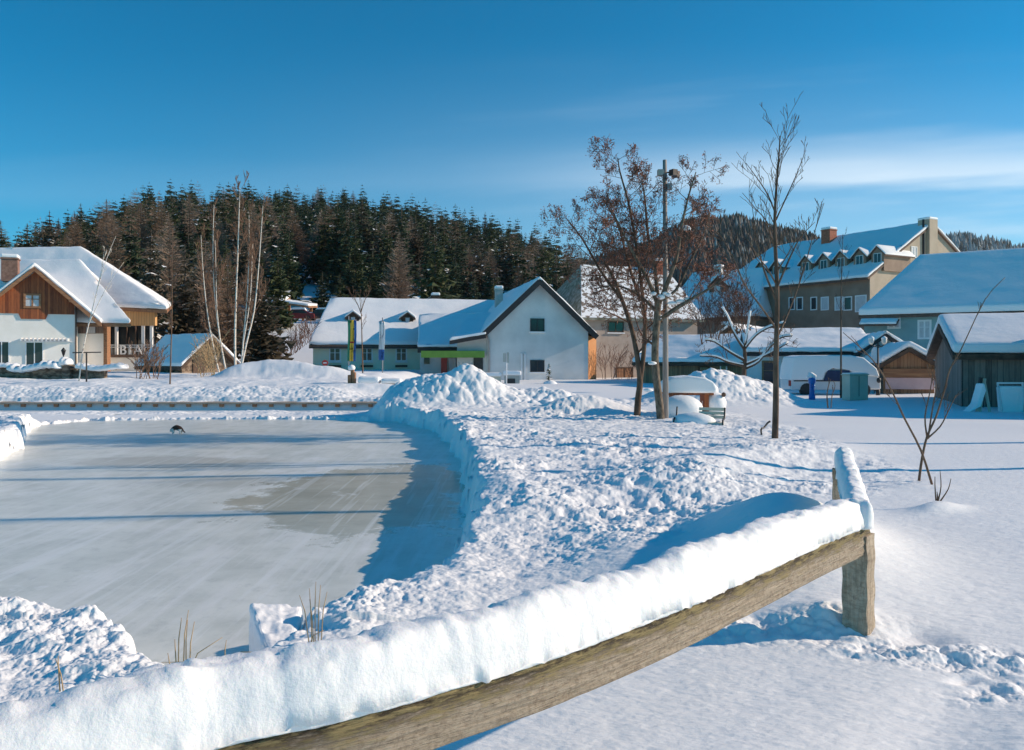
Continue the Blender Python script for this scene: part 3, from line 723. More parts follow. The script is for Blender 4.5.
# young tree standing on its own, right of centre
D = 16.7; loc = P(775, 437, D); loc.z = gz(loc.x, D)-.1
limb_tree('young_tree', 'slender leafless young tree standing alone with upswept branches on the open snow', loc, [
    (px(loc, D, [(775,440),(776,400),(776,360),(777,320),(777,280),(775,240),(775,212),(777,180),(779,155),(780,136)]), .07, .010, (20, 1.25, .42, 2)),
    (px(loc, D, [(777,330),(762,308,-.2),(745,285,-.4),(735,262,-.6),(722,238,-.6),(706,224,-.5)]), .022, .006, (8, .7, .25, 2)),
    (px(loc, D, [(777,338),(786,318,.3),(797,290,.5),(806,262,.5),(812,240,.5),(824,203,.5)]), .022, .006, (8, .7, .25, 2)),
    (px(loc, D, [(776,300),(764,270,.2),(757,240,.3),(752,205,.3)]), .026, .005, (6, .6, .3, 2)),
    (px(loc, D, [(776,290),(788,262,-.3),(800,238,-.4),(815,222,-.4)]), .024, .005, (6, .6, .3, 2)),
    (px(loc, D, [(776,215),(768,195,.1),(757,178,.1),(746,163,.1)]), .018, .005, (4, .5, .3, 2)),
    (px(loc, D, [(776,220),(786,198,.1),(795,178,.1),(806,150,.1)]), .018, .005, (4, .5, .3, 2)),
    ], R1, (3,2), .5, .45, 'bark', 'twig', None, minr=.005)

# snow laden crooked tree
D = 31.; loc = P(743, 380, D); loc.z -= .4
tr_ = [[(743,386),(744,372),(745,358),(744,345)],[(744,360),(730,352),(715,342),(705,340)],[(745,350),(735,335),(728,318),(722,308)],
       [(745,348),(756,335),(770,327),(785,323)],[(746,364),(760,358),(772,352),(788,343)],[(745,345),(748,328),(750,312)],[(746,368),(758,362),(768,349),(780,338),(792,336)],[(744,366),(728,362),(716,357),(700,356)]]
limb_tree('crooked_tree', 'low crooked fruit tree with snow lying along its dark limbs', loc,
    [(px(loc, D, q), .10 if i == 0 else .06, .06 if i == 0 else .02, (0 if i == 0 else 6, .8, .3, 2)) for i, q in enumerate(tr_)], R1, (3,2), .6, .2, 'darkwood', 'twig', None, minr=.008)
rt = [o for o in bpy.data.objects if o.get('label', '').startswith('low crooked')][0]
mb = MB(); mb.keepn = True
for q in tr_[1:]:
    mb.tube(resample3([p+Vector((0, -.01, .055)) for p in px(loc, D, q)], 3), .045, 6)
mb.build('snow_on_limbs', 'roofsnow', rt)

# birches between the hut and the long house
def birch(label, base, D, path, r, n, nb, z0=.45):
    loc = P(base[0], base[1], D); 
    return limb_tree('birch_tree', label, loc, [(px(loc, D, p_), r if i == 0 else r*.6, .012, (nb, 1.7, .3, 3)) for i, p_ in enumerate(path)], R1, (4,3,2), .35, .55, 'birch', 'twig', None, minr=.010, group='bare birches beside the timber hut')
birch('tallest pale birch with a straight trunk in the clump beside the hut', (236,382), 47, [[(236,384),(235,345),(236,300),(238,250),(239,215),(240,188)]], .075, 1, 18)
birch('slim pale birch leaning left, leftmost of the clump beside the hut', (222,382), 47.5, [[(222,384),(214,350),(207,310),(203,270),(201,235)]], .05, 1, 12)
birch('birch with a twin stem just left of the tallest birch', (229,382), 48, [[(229,384),(222,350),(215,300),(213,250),(214,205)],[(222,352),(217,310),(216,270),(215,240)]], .055, 1, 12)
birch('birch just right of the tallest birch, rising beside its trunk', (240,382), 46.5, [[(240,384),(243,345),(247,300),(249,255),(249,215)],[(243,345),(250,300),(252,262),(253,235)]], .055, 1, 12)
birch('birch leaning right with a snowy fork, rightmost of the clump beside the hut', (246,382), 46, [[(238,384),(246,345),(254,312),(258,275),(261,235),(263,205)]], .06, 1, 14)
# saplings
def sapling(label, base, D, paths, r=.03, nb=6, L=.8, bark='bark', dz=0, lv=2, name='sapling', minr=.005):
    loc = P(base[0], base[1], D); loc.z -= .12
    return limb_tree(name, label, loc, [(px(loc, D, p_), r if i == 0 else r*.7, minr, (nb, L, .35, lv)) for i, p_ in enumerate(paths)], R1, (3,2), .35, .5, bark, bark, None, minr=minr)
sapling('thin pale sapling bending right in front of the timber gable', (79,380), 36, [[(79,381),(83,350),(91,315),(100,280),(108,255),(116,236)],[(88,325),(100,300),(108,285),(124,262)],[(97,290),(102,268),(104,252)]], .03, 3, .6, 'birch')
sapling('dark slender sapling just right of the balcony house', (170,384), 35, [[(170,385),(171,350),(172,310),(172,270),(173,236)]], .035, 16, .7, 'twig')
sapling('thin sapling between the two hanging flags', (362,372), 50, [[(363,384),(362,340),(361,310),(359,294)],[(361,312),(365,300),(370,290)],[(362,316),(357,303),(350,292)]], .05, 6, .8, 'twig')
sapling('thin straight sapling in front of the snow covered van', (841,396), 33, [[(841,398),(841,350),(841,300),(842,262),(843,235)]], .045, 9, 1.0, 'bark')
D = 20.
sapling('two short dark twigs poking out of the snow near the water post', (828,404), 21, [[(828,408),(827,395),(829,384),(831,379)],[(831,408),(832,396),(835,386),(833,380)]], .02, 1, .2, 'twig', name='shrub')
# the two bent shrubs beyond the fence corner
def shrub(name, label, D, paths, r, minr=.004, nb=3, L=.35):
    loc = P(paths[0][0][0], paths[0][0][1], D); loc.z = gz(loc.x, D)
    z_shift = loc.z-P(paths[0][0][0], paths[0][0][1], D).z
    return limb_tree(name, label, loc, [([q+Vector((0,0,0)) for q in px(P(paths[0][0][0], paths[0][0][1], D), D, p_)], r if i == 0 else r*.7, minr, (nb, L, .4, 1)) for i, p_ in enumerate(paths)], R1, (2,), .4, .3, 'twig', 'twig', None, minr=minr)
shrub('leafless_shrub', 'long bent leafless stem arching left beyond the fence corner', 10.3, [[(932,491),(921,457),(904,424),(893,400),(877,372),(860,354),(843,339)]], .016)
shrub('leafless_shrub', 'leafless shrub with several upright twigs beyond the fence corner', 10.8, [[(919,484),(922,462),(927,440),(936,420),(944,395),(950,372),(961,353),(985,303),(1005,281)],
      [(926,443),(940,430),(948,415),(956,398)],[(927,440),(925,420),(930,395),(933,375)],[(928,442),(932,415),(936,392),(935,380)]], .018)
shrub('leafless_shrub', 'small broken stub with thin twigs on a little snow mound beyond the fence', 8.55, [[(938,515),(937,505)],[(938,515),(941,500),(940,484)],[(940,515),(948,503),(951,492)],[(936,514),(935,500),(935,490)]], .012, .003, 0)
def stalks(label, spots, D, seed):
    rg = random.Random(seed); z0 = None; loc = P(spots[0][0], spots[0][1], D); root = thing('dry_stalks', label, 'dead plant', loc)
    mb = MB(); mb.keepn = True
    for (u, v, lean, h) in spots:
        b = P(u, v, D)-loc; mb.tube([b-Vector((0,0,.1)), b+Vector((lean*.4, 0, h*.5)), b+Vector((lean, .02, h))], [.0035, .003, .0015], 5)
    mb.build('stem', 'straw', root); return root
stalks('cluster of straw coloured stalks poking out of the snow by the cut block', [(312,628,-.02,.22),(315,630,.0,.27),(318,630,.01,.25),(309,626,-.06,.17),(321,628,.03,.2),(314,632,-.03,.18),(306,640,.1,.05),(330,640,.25,.02),(322,646,.3,.03)], 4.55, 3)
stalks('few thin dry stems at the near corner of the ice', [(178,658,.01,.2),(183,658,.02,.24),(186,660,.0,.2),(177,664,-.02,.12),(172,674,-.03,.1),(189,662,.02,.2),(182,668,.2,.15)], 4.1, 4)
stalks('single thin dry stem leaning left in the near left snow', [(66,688,-.06,.13),(60,670,-.02,.06)], 3.75, 5)
stalks('short dry stick standing in the dark ice corner beside the cut block', [(225,658,.0,.09),(225,660,-.35,-.02),(226,650,.2,-.02)], 4.3, 6)

# ---- conifers of the hillside
def conifer(seed, h, needle, larch=False, snow=.12, wid=.17, levels=26, arms=9, dens=1.):
    rg = random.Random(seed); cr = MB(); cr.keepn = True; tr = MB(); tr.keepn = True
    lean = Vector((rg.gauss(0,.012), rg.gauss(0,.012), 0))*h
    tr.tube([(0,0,-1), (0,0,h*.4), tuple(lean*.6+Vector((0,0,h*.8))), tuple(lean+Vector((0,0,h)))], [h*.013, h*.010, h*.005, .03], 6)
    bare = .10 if not larch else .18
    for i in range(levels):
        t = bare+(1-bare)*(i+rg.random()*.6)/levels
        if t > .99: continue
        z = t*h; R = wid*h*((1-t)**.8)*(.75+.5*rg.random())+.12
        na = int(arms*(1-.4*t)*dens)
        for j in range(na):
            if rg.random() < .12: continue
            a = 2*math.pi*(j+rg.random()*.8)/na+i*1.7; L_ = R*(.65+.6*rg.random()); c_, s_ = math.cos(a), math.sin(a)
            o = Vector((0,0,z))+lean*t; dr = -.32 if not larch else .12
            k = 3; prev = None
            for q in range(k):
                x0 = L_*q/k; x1 = L_*(q+1)/k*1.05; w = L_*(.46 if not larch else .16)*(1-.55*q/k)*(.7+.6*rg.random())
                zd0 = dr*x0+.05*x0*x0/max(L_, .1)*2; zd1 = dr*x1+.16*x1
                jz = rg.gauss(0, .08)*L_
                A_ = o+Vector((c_*x0, s_*x0, zd0)); B_ = o+Vector((c_*x1, s_*x1, zd1+jz)); sd_ = Vector((-s_, c_, 0))*w
                drop = Vector((0,0,-w*(.5+.5*rg.random())))
                sn = 1 if rg.random() < snow else 0
                if larch:
                    for e in (-1, 1):
                        C_ = B_+sd_*e*1.5+Vector((0,0,rg.random()*.2*L_)); cr.add([A_, A_+sd_*.12*e+Vector((0,0,.04*L_)), C_], [(0,1,2)], 0)
                    cr.add([A_, A_+Vector((0,0,.05*L_)), B_], [(0,1,2)], sn)
                else:
                    cr.add([A_, A_*.35+B_*.65+sd_+drop*.6, B_, A_*.35+B_*.65-sd_+drop*.6], [(0,1,2),(0,2,3)], sn)
                    cr.add([A_, B_, A_*.5+B_*.5+drop*1.4], [(0,1,2)], 0)
    cr.add([lean+Vector((0,0,h*1.005)), lean+Vector((.12,0,h*.96)), lean+Vector((-.1,.1,h*.955))], [(0,1,2)], 0)
    return tr, cr
protos = {}
def proto(kind, i):
    key = (kind, i)
    if key in protos: return protos[key]
    if kind == 'spruce': tr, cr = conifer(100+i, 20, 0, False, (.03,.08,.02,.14,.05)[i], (.19,.21,.17,.20,.23)[i]); mats = (['spruce','spruce','spruce2','spruce','spruce2'][i], 'roofsnow')
    elif kind == 'olive': tr, cr = conifer(200+i, 20, 0, False, (.02,.10,.05)[i], .20); mats = (['spruce3','spruce3','spruce2'][i], 'roofsnow')
    else: tr, cr = conifer(300+i, 20, 0, True, .03, (.19,.22,.18)[i], 46, 22); mats = (['larchtwig','larchtwig2','larchtwig'][i], 'roofsnow')
    protos[key] = (tr, cr, mats, {}); return protos[key]
names = {'spruce': ('spruce_tree', 'dark green snow dusted spruce in the forest on the hill behind the village', 'spruces of the hillside forest'),
         'olive': ('spruce_tree', 'olive brown snow dusted spruce in the forest on the hill behind the village', 'olive spruces of the hillside forest'),
         'larch': ('larch_tree', 'bare pinkish brown larch among the spruces on the hill behind the village', 'bare larches of the hillside forest')}
meshc = {}
def conif(kind, i, x, y, z, s, rz, label=None, group=True, sx=1.):
    nm, lb, gr = names[kind]; tr, cr, mats, c_ = proto(kind, i)
    root = thing(nm, label or lb, 'spruce' if kind != 'larch' else 'larch', (x, y, z), rz, gr if group else None); root.scale = (s*sx, s*sx, s)
    for nm2, q, mm in (('trunk', tr, 'trunk'), ('crown', cr, mats)):
        if nm2 not in c_:
            o = q.build(nm2, mm, root); c_[nm2] = o.data
        else:
            o = bpy.data.objects.new(nm2, c_[nm2]); COL.objects.link(o); o.parent = root
    return root
RT = random.Random(5)
spots = []
def zof(xs, ys): return height(np.array(xs, float), np.array(ys, float), False)
cand = []
for i in range(16000):
    y = 106+(335-106)*RT.random()**1.15; u = -60+800*RT.random()
    cand.append((u, y))
# a clearing and road left free between the hut and the long house
def clear(u, y):
    if y < 122 and 236 < u < 500: return True
    if y < 150 and 290 < u < 345: return True
    if y < 190 and 298 < u < 318: return True
    if y < 130 and 500 < u: return True
    return False
cell = {}; sel = []
for u, y in cand:
    if clear(u, y): continue
    x = (u-UC)/F*y
    if u > 640 and y < 200: continue
    md = 3.2+y*.009
    k = (int(x//md), int(y//md)); ok = True
    for dx in (-1,0,1):
        for dy in (-1,0,1):
            for q in cell.get((k[0]+dx, k[1]+dy), ()):
                if (q[0]-x)**2+(q[1]-y)**2 < md*md: ok = False
    if ok: cell.setdefault(k, []).append((x, y)); sel.append((x, y, u))
# the nearest rows and the ridge line stand as single trees
sel.sort(key=lambda q: q[1])
def kind_of(x, y, u):
    f = float(vnoise(np.array([x/34.]), np.array([y/34.]), 91)[0]); q = RT.random()
    if u < 260 and q < .27: return 'larch'
    if f > .70 and q < .6: return 'larch'
    if q < .09: return 'larch'
    return 'olive' if q > (.62 if u < 300 else .74) else 'spruce'
ridge = [q for q in sel if q[1] > 296]; rest = [q for q in sel if q[1] <= 296]
vis = [q for q in rest if -20 < q[2] < 640]
indiv = vis[:205]; extra = [q for q in vis[205:]]
RT.shuffle(ridge); rid = [q for q in ridge if -15 < q[2] < 600][:80]; ridx = [q for q in ridge if q not in rid]
print('trees', len(sel), len(vis), len(ridge))
zs = zof([q[0] for q in indiv+rid], [q[1] for q in indiv+rid])
for (x, y, u), z in zip(indiv+rid, zs):
    kd = kind_of(x, y, u); s = .62+.42*RT.random()
    if y > 296: s *= .82
    if y < 135: s *= .72
    conif(kd, RT.randrange(5 if kd == 'spruce' else 3), x, y, z-.3, s*.84, RT.random()*6.28, None, True, 1.0+.5*RT.random())
# the forest mass filling the slope between them
def forest_mass(name, label, trees, seed):
    rg = random.Random(seed); tmpl = []
    for kd in ('spruce', 'spruce', 'olive', 'larch'):
        tr, cr = conifer(rg.randrange(9999), 20, 0, kd == 'larch', .05, .25, 17, 8 if kd != 'larch' else 14)
        tmpl.append((kd, np.array(cr.v, np.float32), cr.f, np.array(cr.m)))
    V = []; Fc = []; Mi = []; off = 0
    zz = zof([t[0] for t in trees], [t[1] for t in trees])
    for (x, y, u), z in zip(trees, zz):
        kd = kind_of(x, y, u); q = rg.choice([t for t in tmpl if t[0] == kd]); s = (.62+.42*rg.random())*(.82 if y > 296 else 1)*.84; a = rg.random()*6.28
        v = q[1]*np.array([s*1.1, s*1.1, s]); c_, s_ = math.cos(a), math.sin(a)
        v = np.stack([v[:,0]*c_-v[:,1]*s_+x, v[:,0]*s_+v[:,1]*c_+y, v[:,2]+z-.3], 1)
        V.append(v); Fc.extend([tuple(i+off for i in f) for f in q[2]]); base = {'spruce': 0, 'olive': 2, 'larch': 3}[kd]
        Mi.extend([1 if m_ else base for m_ in q[3]]); off += len(v)
    me = bpy.data.meshes.new(name); me.from_pydata(np.concatenate(V).tolist(), [], Fc)
    for m_ in ('spruce', 'roofsnow', 'spruce2', 'larchtwig'): me.materials.append(M[m_])
    me.polygons.foreach_set('material_index', Mi); me.update()
    o = bpy.data.objects.new(name, me); COL.objects.link(o); tag(o, label, 'forest', None, 'stuff'); return o
forest_mass('forest', 'dense mixed forest filling the slope between the single conifers of the near hill', extra+ridx+[q for q in rest if not -20 < q[2] < 640], 8)
# far wooded hills: small conifers and bare trees past counting
def far_mass(name, label, n, y0, y1, u0, u1, mats, h0, seed, wts):
    rg = np.random.default_rng(seed); y = y0+(y1-y0)*rg.random(n)**.8; u = u0+(u1-u0)*rg.random(n); x = (u-UC)/F*y
    z = height(x, y, False)
    V = []; Fc = []; Mi = []
    for i in range(n):
        h = h0*(.6+.7*rg.random()); r = h*(.19+.10*rg.random()); k = 6; o = len(V); mi = int(rg.choice(len(mats), p=wts)); a0 = rg.random()*6
        if mi == 1: r *= 1.3
        for lv in range(3):
            zb = z[i]+h*(.08+.27*lv); rr = r*(1-.27*lv)
            b = len(V)
            for j in range(k):
                a = a0+lv+6.283*j/k; q = rr*(.7+.6*rg.random()); V.append((x[i]+q*math.cos(a), y[i]+q*math.sin(a), zb-.04*h*rg.random()))
            V.append((x[i], y[i], zb+h*.5)); 
            for j in range(k): Fc.append((b+j, b+(j+1)%k, b+k)); Mi.append(mi)
    me = bpy.data.meshes.new(name); me.from_pydata(V, [], Fc)
    for m_ in mats: me.materials.append(M[m_])
    me.polygons.foreach_set('material_index', Mi); me.update(); o = bpy.data.objects.new(name, me); COL.objects.link(o); tag(o, label, 'forest', None, 'stuff')
far_mass('far_forest', 'hazy brown and green forest covering the second hill behind the roofs on the right', 11000, 430, 760, 540, 1010, ['farwood', 'farlarch', 'frost'], 9.5, 4, [.36, .58, .06])
far_mass('far_forest', 'frosted pale forest on the most distant hill at the right edge', 2600, 1150, 1640, 800, 1120, ['farwood', 'frost'], 17, 5, [.35, .65])

# near conifers and thickets behind the left houses
for kd, i, u, v0, D, s, sx, lb in (
    ('olive', 0, 186, 372, 74, .62, 1.2, 'tall brownish spruce right behind the balcony house'),
    ('olive', 1, 150, 372, 84, .66, 1.2, 'snow flecked brownish spruce rising above the right end of the balcony house roof'),
    ('olive', 0, 262, 372, 62, .43, 1.5, 'broad low dark spruce behind the birch clump'),
    ('larch', 1, 206, 372, 78, .66, 1.2, 'bare brown larch behind the birches'),
    ('larch', 0, 228, 372, 66, .5, 1.2, 'bare brown larch directly behind the tallest birch'),
    ('larch', 2, 252, 372, 76, .6, 1.2, 'bare larch behind the rightmost birch'),
    ('olive', 2, 278, 330, 92, .5, 1.2, 'small spruce left of the carport'),
    ('larch', 1, 170, 372, 90, .7, 1.1, 'bare brown larch behind the hut roof'),
    ('spruce', 1, 130, 372, 95, .72, 1.1, 'dark spruce behind the ridge of the balcony house'),
    ('larch', 0, 112, 372, 92, .68, 1.1, 'bare larch above the balcony house roof'),
    ('spruce', 0, 372, 318, 118, .55, 1.3, 'dark spruce behind the long house ridge, left of its chimney'),
    ('spruce', 2, 340, 318, 112, .35, 1.6, 'small dark spruce just behind the left end of the long roof'),
    ('spruce', 1, 322, 318, 116, .35, 1.6, 'small snowy spruce between the carport and the long roof'),
    ('olive', 2, 436, 318, 98, .78, 1.2, 'sunlit olive spruce behind the long roof, left of the white gable'),
    ('olive', 1, 420, 318, 108, .6, 1.2, 'sunlit brownish spruce behind the long roof'),
    ('larch', 1, 397, 318, 120, .7, 1.1, 'sunlit bare larch behind the long roof'),
    ('spruce', 3, 557, 330, 96, .75, 1.3, 'dark spruce behind the peak of the white gable'),
    ('larch', 2, 580, 330, 90, .62, 1.6, 'dark brown bare larch between the white gable and the old house'),
    ):
    x = (u-UC)/F*D; conif(kd, i, x, D, gz(x, D)-.5, s, RT.random()*6, lb, False, sx)

def thicket(name, label, pts, D, h, mat, n, seed, cat='shrub', dens=5):
    rg = random.Random(seed); loc = P(pts[0][0], pts[0][1], D); loc.z = gz(loc.x, D); root = thing(name, label, cat, loc); mb = MB(); mb.keepn = True
    for i in range(n):
        t = rg.random()*(len(pts)-1); k = int(t); a = pts[k]; b = pts[min(k+1, len(pts)-1)]; f = t-k
        w = P(a[0]+(b[0]-a[0])*f, a[1]+(b[1]-a[1])*f, D+rg.gauss(0, .6)); w.z = gz(w.x, w.y) if len(a) < 3 else w.z
        p = w-loc
        grow(mb, p, Vector((rg.gauss(0,.3), rg.gauss(0,.3), 1)), h*(.6+.7*rg.random()), .02, 0, rg, .5, .3, .3, (dens, 3), .012)
    mb.build('branches', mat, root); return root
thicket('hedge', 'red brown leafless hedge running down the slope between the birches and the long house', [(262,372,1),(280,364,1),(297,352,1),(312,340,1)], 64, 1.5, 'twigred', 55, 3, 'hedge')
thicket('shrub', 'brown leafless bush in front of the timber hut', [(196,378),(216,378)], 44, 1.6, 'straw', 16, 4)
thicket('shrub', 'bare bush behind the low wall below the balcony', [(136,376),(158,376)], 41, 1.3, 'twig', 16, 5)
thicket('shrub', 'dark red brown bushes in front of the low brown building', [(700,345,1),(735,335,1),(752,330,1)], 38, 1.8, 'twigred', 30, 6)
thicket('shrub', 'thin bare bush against the rose coloured wall of the old house', [(600,380),(640,380)], 62, 2.0, 'twigred', 14, 7)
thicket('shrub', 'tangle of dark bare branches between the white gable and the old house', [(558,335,1),(585,320,1),(612,312,1)], 86, 5.0, 'twigred', 26, 8)

# bare trees beyond the right edge whose trunks draw long shadows over the ice
for x_, y_, r_, h_ in ((10.4, 12.35, .10, 8.5), (13.2, 16.3, .15, 10.5)):
    z_ = gz(x_, y_); L3 = [Vector((x_, y_, z_-.1)), Vector((x_+.1, y_, z_+h_*.35)), Vector((x_-.05, y_, z_+h_*.7)), Vector((x_, y_, z_+h_))]
    limb_tree('roadside_tree', 'bare upright tree just outside the right edge of the photograph', (x_, y_, z_), [([p-Vector((x_, y_, z_)) for p in L3], r_, .05, (9, 1.3, .5, 2))], R1, (3, 2), .5, .4, 'bark', 'twig', None, minr=.008, group='bare trees right of the pond path')

# the air
hm = bpy.data.materials.new('haze'); hm.use_nodes = True; hn = hm.node_tree.nodes; hn.clear()
pv = hn.new('ShaderNodeVolumePrincipled'); pv.inputs['Color'].default_value = (.80, .88, 1, 1); pv.inputs['Density'].default_value = .00006; pv.inputs['Anisotropy'].default_value = .2
ho_ = hn.new('ShaderNodeOutputMaterial'); hm.node_tree.links.new(pv.outputs[0], ho_.inputs['Volume'])
mb = MB(); mb.box((-6200, -60, -14), (6200, 2700, 330)); M['haze'] = hm; hz0 = mb.build('haze', 'haze'); hz0['kind'] = 'stuff'
hm.cycles.homogeneous_volume = True
# ------------------------------------------------------------------ buildings
def window(root, x, z, w, h, y=0., frame='whitepaint', pane='glass', bars=1, cross=0, name='window', ax='x', sill=False, fw=.07, label=None):
    """window centred x,z on the wall plane y (facing -y); ax='y' puts it on the plane x=y facing +x or -x by sign"""
    def T(mb):
        if ax == 'x': return mb
        # rotate local so that width runs along y and outward is +x (ax='+') or -x (ax='-')
        s = 1 if ax == '+' else -1
        mb.v = [((y-(p[1]-y))if s > 0 else p[1], p[0], p[2]) for p in mb.v]; return mb
    f = MB(); a, b = x-w/2, x+w/2; c, d = z-h/2, z+h/2; y0 = y-.06; y1 = y+.02
    f.box((a,y0,c),(a+fw,y1,d)); f.box((b-fw,y0,c),(b,y1,d)); f.box((a+fw,y0,d-fw),(b-fw,y1,d)); f.box((a+fw,y0,c),(b-fw,y1,c+fw))
    for i in range(bars):
        q = a+(b-a)*(i+1)/(bars+1); f.box((q-fw*.4,y0+.008,c+fw),(q+fw*.4,y1,d-fw))
    if cross: q = c+(d-c)*.62; f.box((a+fw,y0+.012,q-.02),(b-fw,y1,q+.02))
    fo = T(f).build(name, frame, root)
    if label: fo['label'] = label
    p = MB(); p.box((a+fw*.5,y-.022,c+fw*.5),(b-fw*.5,y+.01,d-fw*.5)); T(p).build('pane', pane, fo)
    if sill: s_ = MB(); s_.box((a-.06,y-.14,c-.10),(b+.06,y+.01,c-.012)); T(s_).build('sill', 'roofsnow' if sill == 'snow' else frame, fo)
    return fo
def roof(root, vs, polys, t=.16, snow=.45, mat='tile', smat='roofsnow', lev=5, amp=.13, bw=.14, name='roof'):
    mb = MB(); mb.shell(vs, polys, t); ro = mb.build(name, mat, root)
    if snow:
        # snow a little inside the rim
        cx = sum(v[0] for v in vs)/len(vs); cy = sum(v[1] for v in vs)/len(vs)
        sb = MB(); sb.shell([(v[0], v[1], v[2]) for v in vs], polys, snow-.01, 0, snow); so_ = sb.build('roof_snow', smat, ro)
        soften(so_, min(bw, snow*.4), lev, amp)
    return ro
def long_house(name, label, p0, p1, depth, z0, ze, zr, wall, roofmat='tile', hl=0., hr=0., over=.5, snow=.45, side_over=.3, cat='house', half=0., smat='roofsnow', gablemat=None, snow_amp=.14):
    """ridge parallel to the front p0->p1 (plan points, left to right); hl/hr hip run-in at each end"""
    d = Vector((p1[0]-p0[0], p1[1]-p0[1])); L_ = d.length; rz = math.atan2(d.y, d.x)
    root = thing(name, label, cat, (p0[0], p0[1], z0), rz); H = ze-z0; Rr = zr-z0; w = depth/2
    sl = (Rr-H)/w
    mb = MB(); mb.box((0,0,-1.5),(L_,depth,H-.05))
    if hl == 0: mb.prism([(0,H-.05),(depth,H-.05),(w,Rr-.1)], .0, .2, 'x')
    if hr == 0: mb.prism([(0,H-.05),(depth,H-.05),(w,Rr-.1)], L_-.2, L_, 'x')
    mb.build('wall', wall, root)
    e = H-over*sl; xl = -side_over; xr = L_+side_over
    if hl or hr or half:
        a = [(xl,-over,e),(xr,-over,e),(xr,depth+over,e),(xl,depth+over,e),(xl+hl,w,Rr),(xr-hr,w,Rr)]
        vs = a; polys = [(0,1,5,4),(2,3,4,5)]
        if hl: polys.append((3,0,4))
        if hr: polys.append((1,2,5))
    else:
        vs = [(xl,-over,e),(xr,-over,e),(xr,w,Rr),(xl,w,Rr),(xr,depth+over,e),(xl,depth+over,e)]; polys = [(0,1,2,3),(3,2,4,5)]
    if polys: roof(root, vs, polys, .18, snow, roofmat, smat, amp=snow_amp)
    root['_L'] = L_; return root, L_, H, Rr, sl
def gable_house(name, label, p0, p1, depth, z0, ze, zr, wall, roofmat='tile', over=.6, side_over=.6, snow=.4, cat='house', ridge_x=.5, smat='roofsnow', amp=.13):
    """gable wall p0->p1 faces the pond, the ridge runs back from it"""
    d = Vector((p1[0]-p0[0], p1[1]-p0[1])); L_ = d.length; rz = math.atan2(d.y, d.x); root = thing(name, label, cat, (p0[0], p0[1], z0), rz)
    H = ze-z0; Rr = zr-z0; xm = L_*ridge_x
    mb = MB(); mb.prism([(0,-1.5),(L_,-1.5),(L_,H),(xm,Rr-.12),(0,H)], 0, depth, 'y'); mb.build('wall', wall, root)
    sl_ = (Rr-H)/xm; sr = (Rr-H)/(L_-xm)
    vs = [(-side_over,-over,H-side_over*sl_),(xm,-over,Rr),(L_+side_over,-over,H-side_over*sr),(-side_over,depth+.3,H-side_over*sl_),(xm,depth+.3,Rr),(L_+side_over,depth+.3,H-side_over*sr)]
    roof(root, vs, [(0,1,4,3),(1,2,5,4)], .2, snow, roofmat, smat, amp=amp)
    return root, L_, H, Rr
def chimney(root, parent, x, y, z0, z1, w, mat, cap=True, name='chimney'):
    mb = MB(); mb.box((x-w/2,y-w/2,z0),(x+w/2,y+w/2,z1)); mb.box((x-w/2-.06,y-w/2-.06,z1+.004),(x+w/2+.06,y+w/2+.06,z1+.1)); o = mb.build(name, mat, parent)
    if cap:
        c = MB(); c.box((x-w/2-.04,y-w/2-.04,z1+.1),(x+w/2+.04,y+w/2+.04,z1+.38)); bevel(c.build('snow_cap', 'roofsnow', o), .1, 3)
    return o
def loc_(root, p):
    """picture-derived point to the local frame of a thing"""
    R = Matrix.Rotation(-root.rotation_euler.z, 3, 'Z'); return R@(Vector(p)-root.location)
def xy(u, D): return ((u-UC)/F*D, D)

# --- balcony house on the left (timber gable wing, two stepped roofs)
D0 = 52.; s0 = D0/F
A0 = xy(-6, D0); ang0 = math.radians(-14)   # front turned a little to the right: normal (.24,-.97)
ang0 = math.radians(24)
r_ = (75-UC)/F; t_ = (r_*A0[1]-A0[0])/(math.cos(ang0)-r_*math.sin(ang0)); A1 = (A0[0]+math.cos(ang0)*t_, A0[1]+math.sin(ang0)*t_)
hw, Lw, Hw, Rw = gable_house('chalet', 'white house with dark timber gable, stepped snowy roofs and glazed balcony at the left', A0, A1, 9, .4, P(0,299,D0).z, P(0,266,D0).z, 'warmplaster', 'beamwood', .55, 1.6, .30)
zb = P(0, 313, D0).z-.4   # lower edge of the boarding
g = MB(); sl_ = (Rw-Hw)/(Lw/2)
def gx(z): return (Rw-.15-z)/sl_
outl = [(0.02, zb), (Lw/2-.95, zb), (Lw/2-.8, zb-.35), (Lw/2+.6, zb-.35), (Lw/2+.75, zb), (Lw-.02, zb), (Lw-.02, Hw-.1), (Lw/2, Rw-.3), (.02, Hw-.1)]
g.prism(outl, -.09, -.002, 'y'); g.build('gable_boarding', 'redwood', hw)
wf = window(hw, Lw/2-.15, P(0,300,D0).z-.4, 1.0, .95, -.09, 'beamwood', 'curtain', 1, 1, fw=.12)
for (u, w_, hh, vv) in ((29, 1.05, 1.65, 354), (0.5, .9, 1.7, 354)):
    q = (u-(-6))*s0; window(hw, q, P(0,vv,D0).z-.4, w_, hh, 0, 'whitepaint', 'glass', 1, name='french_door')
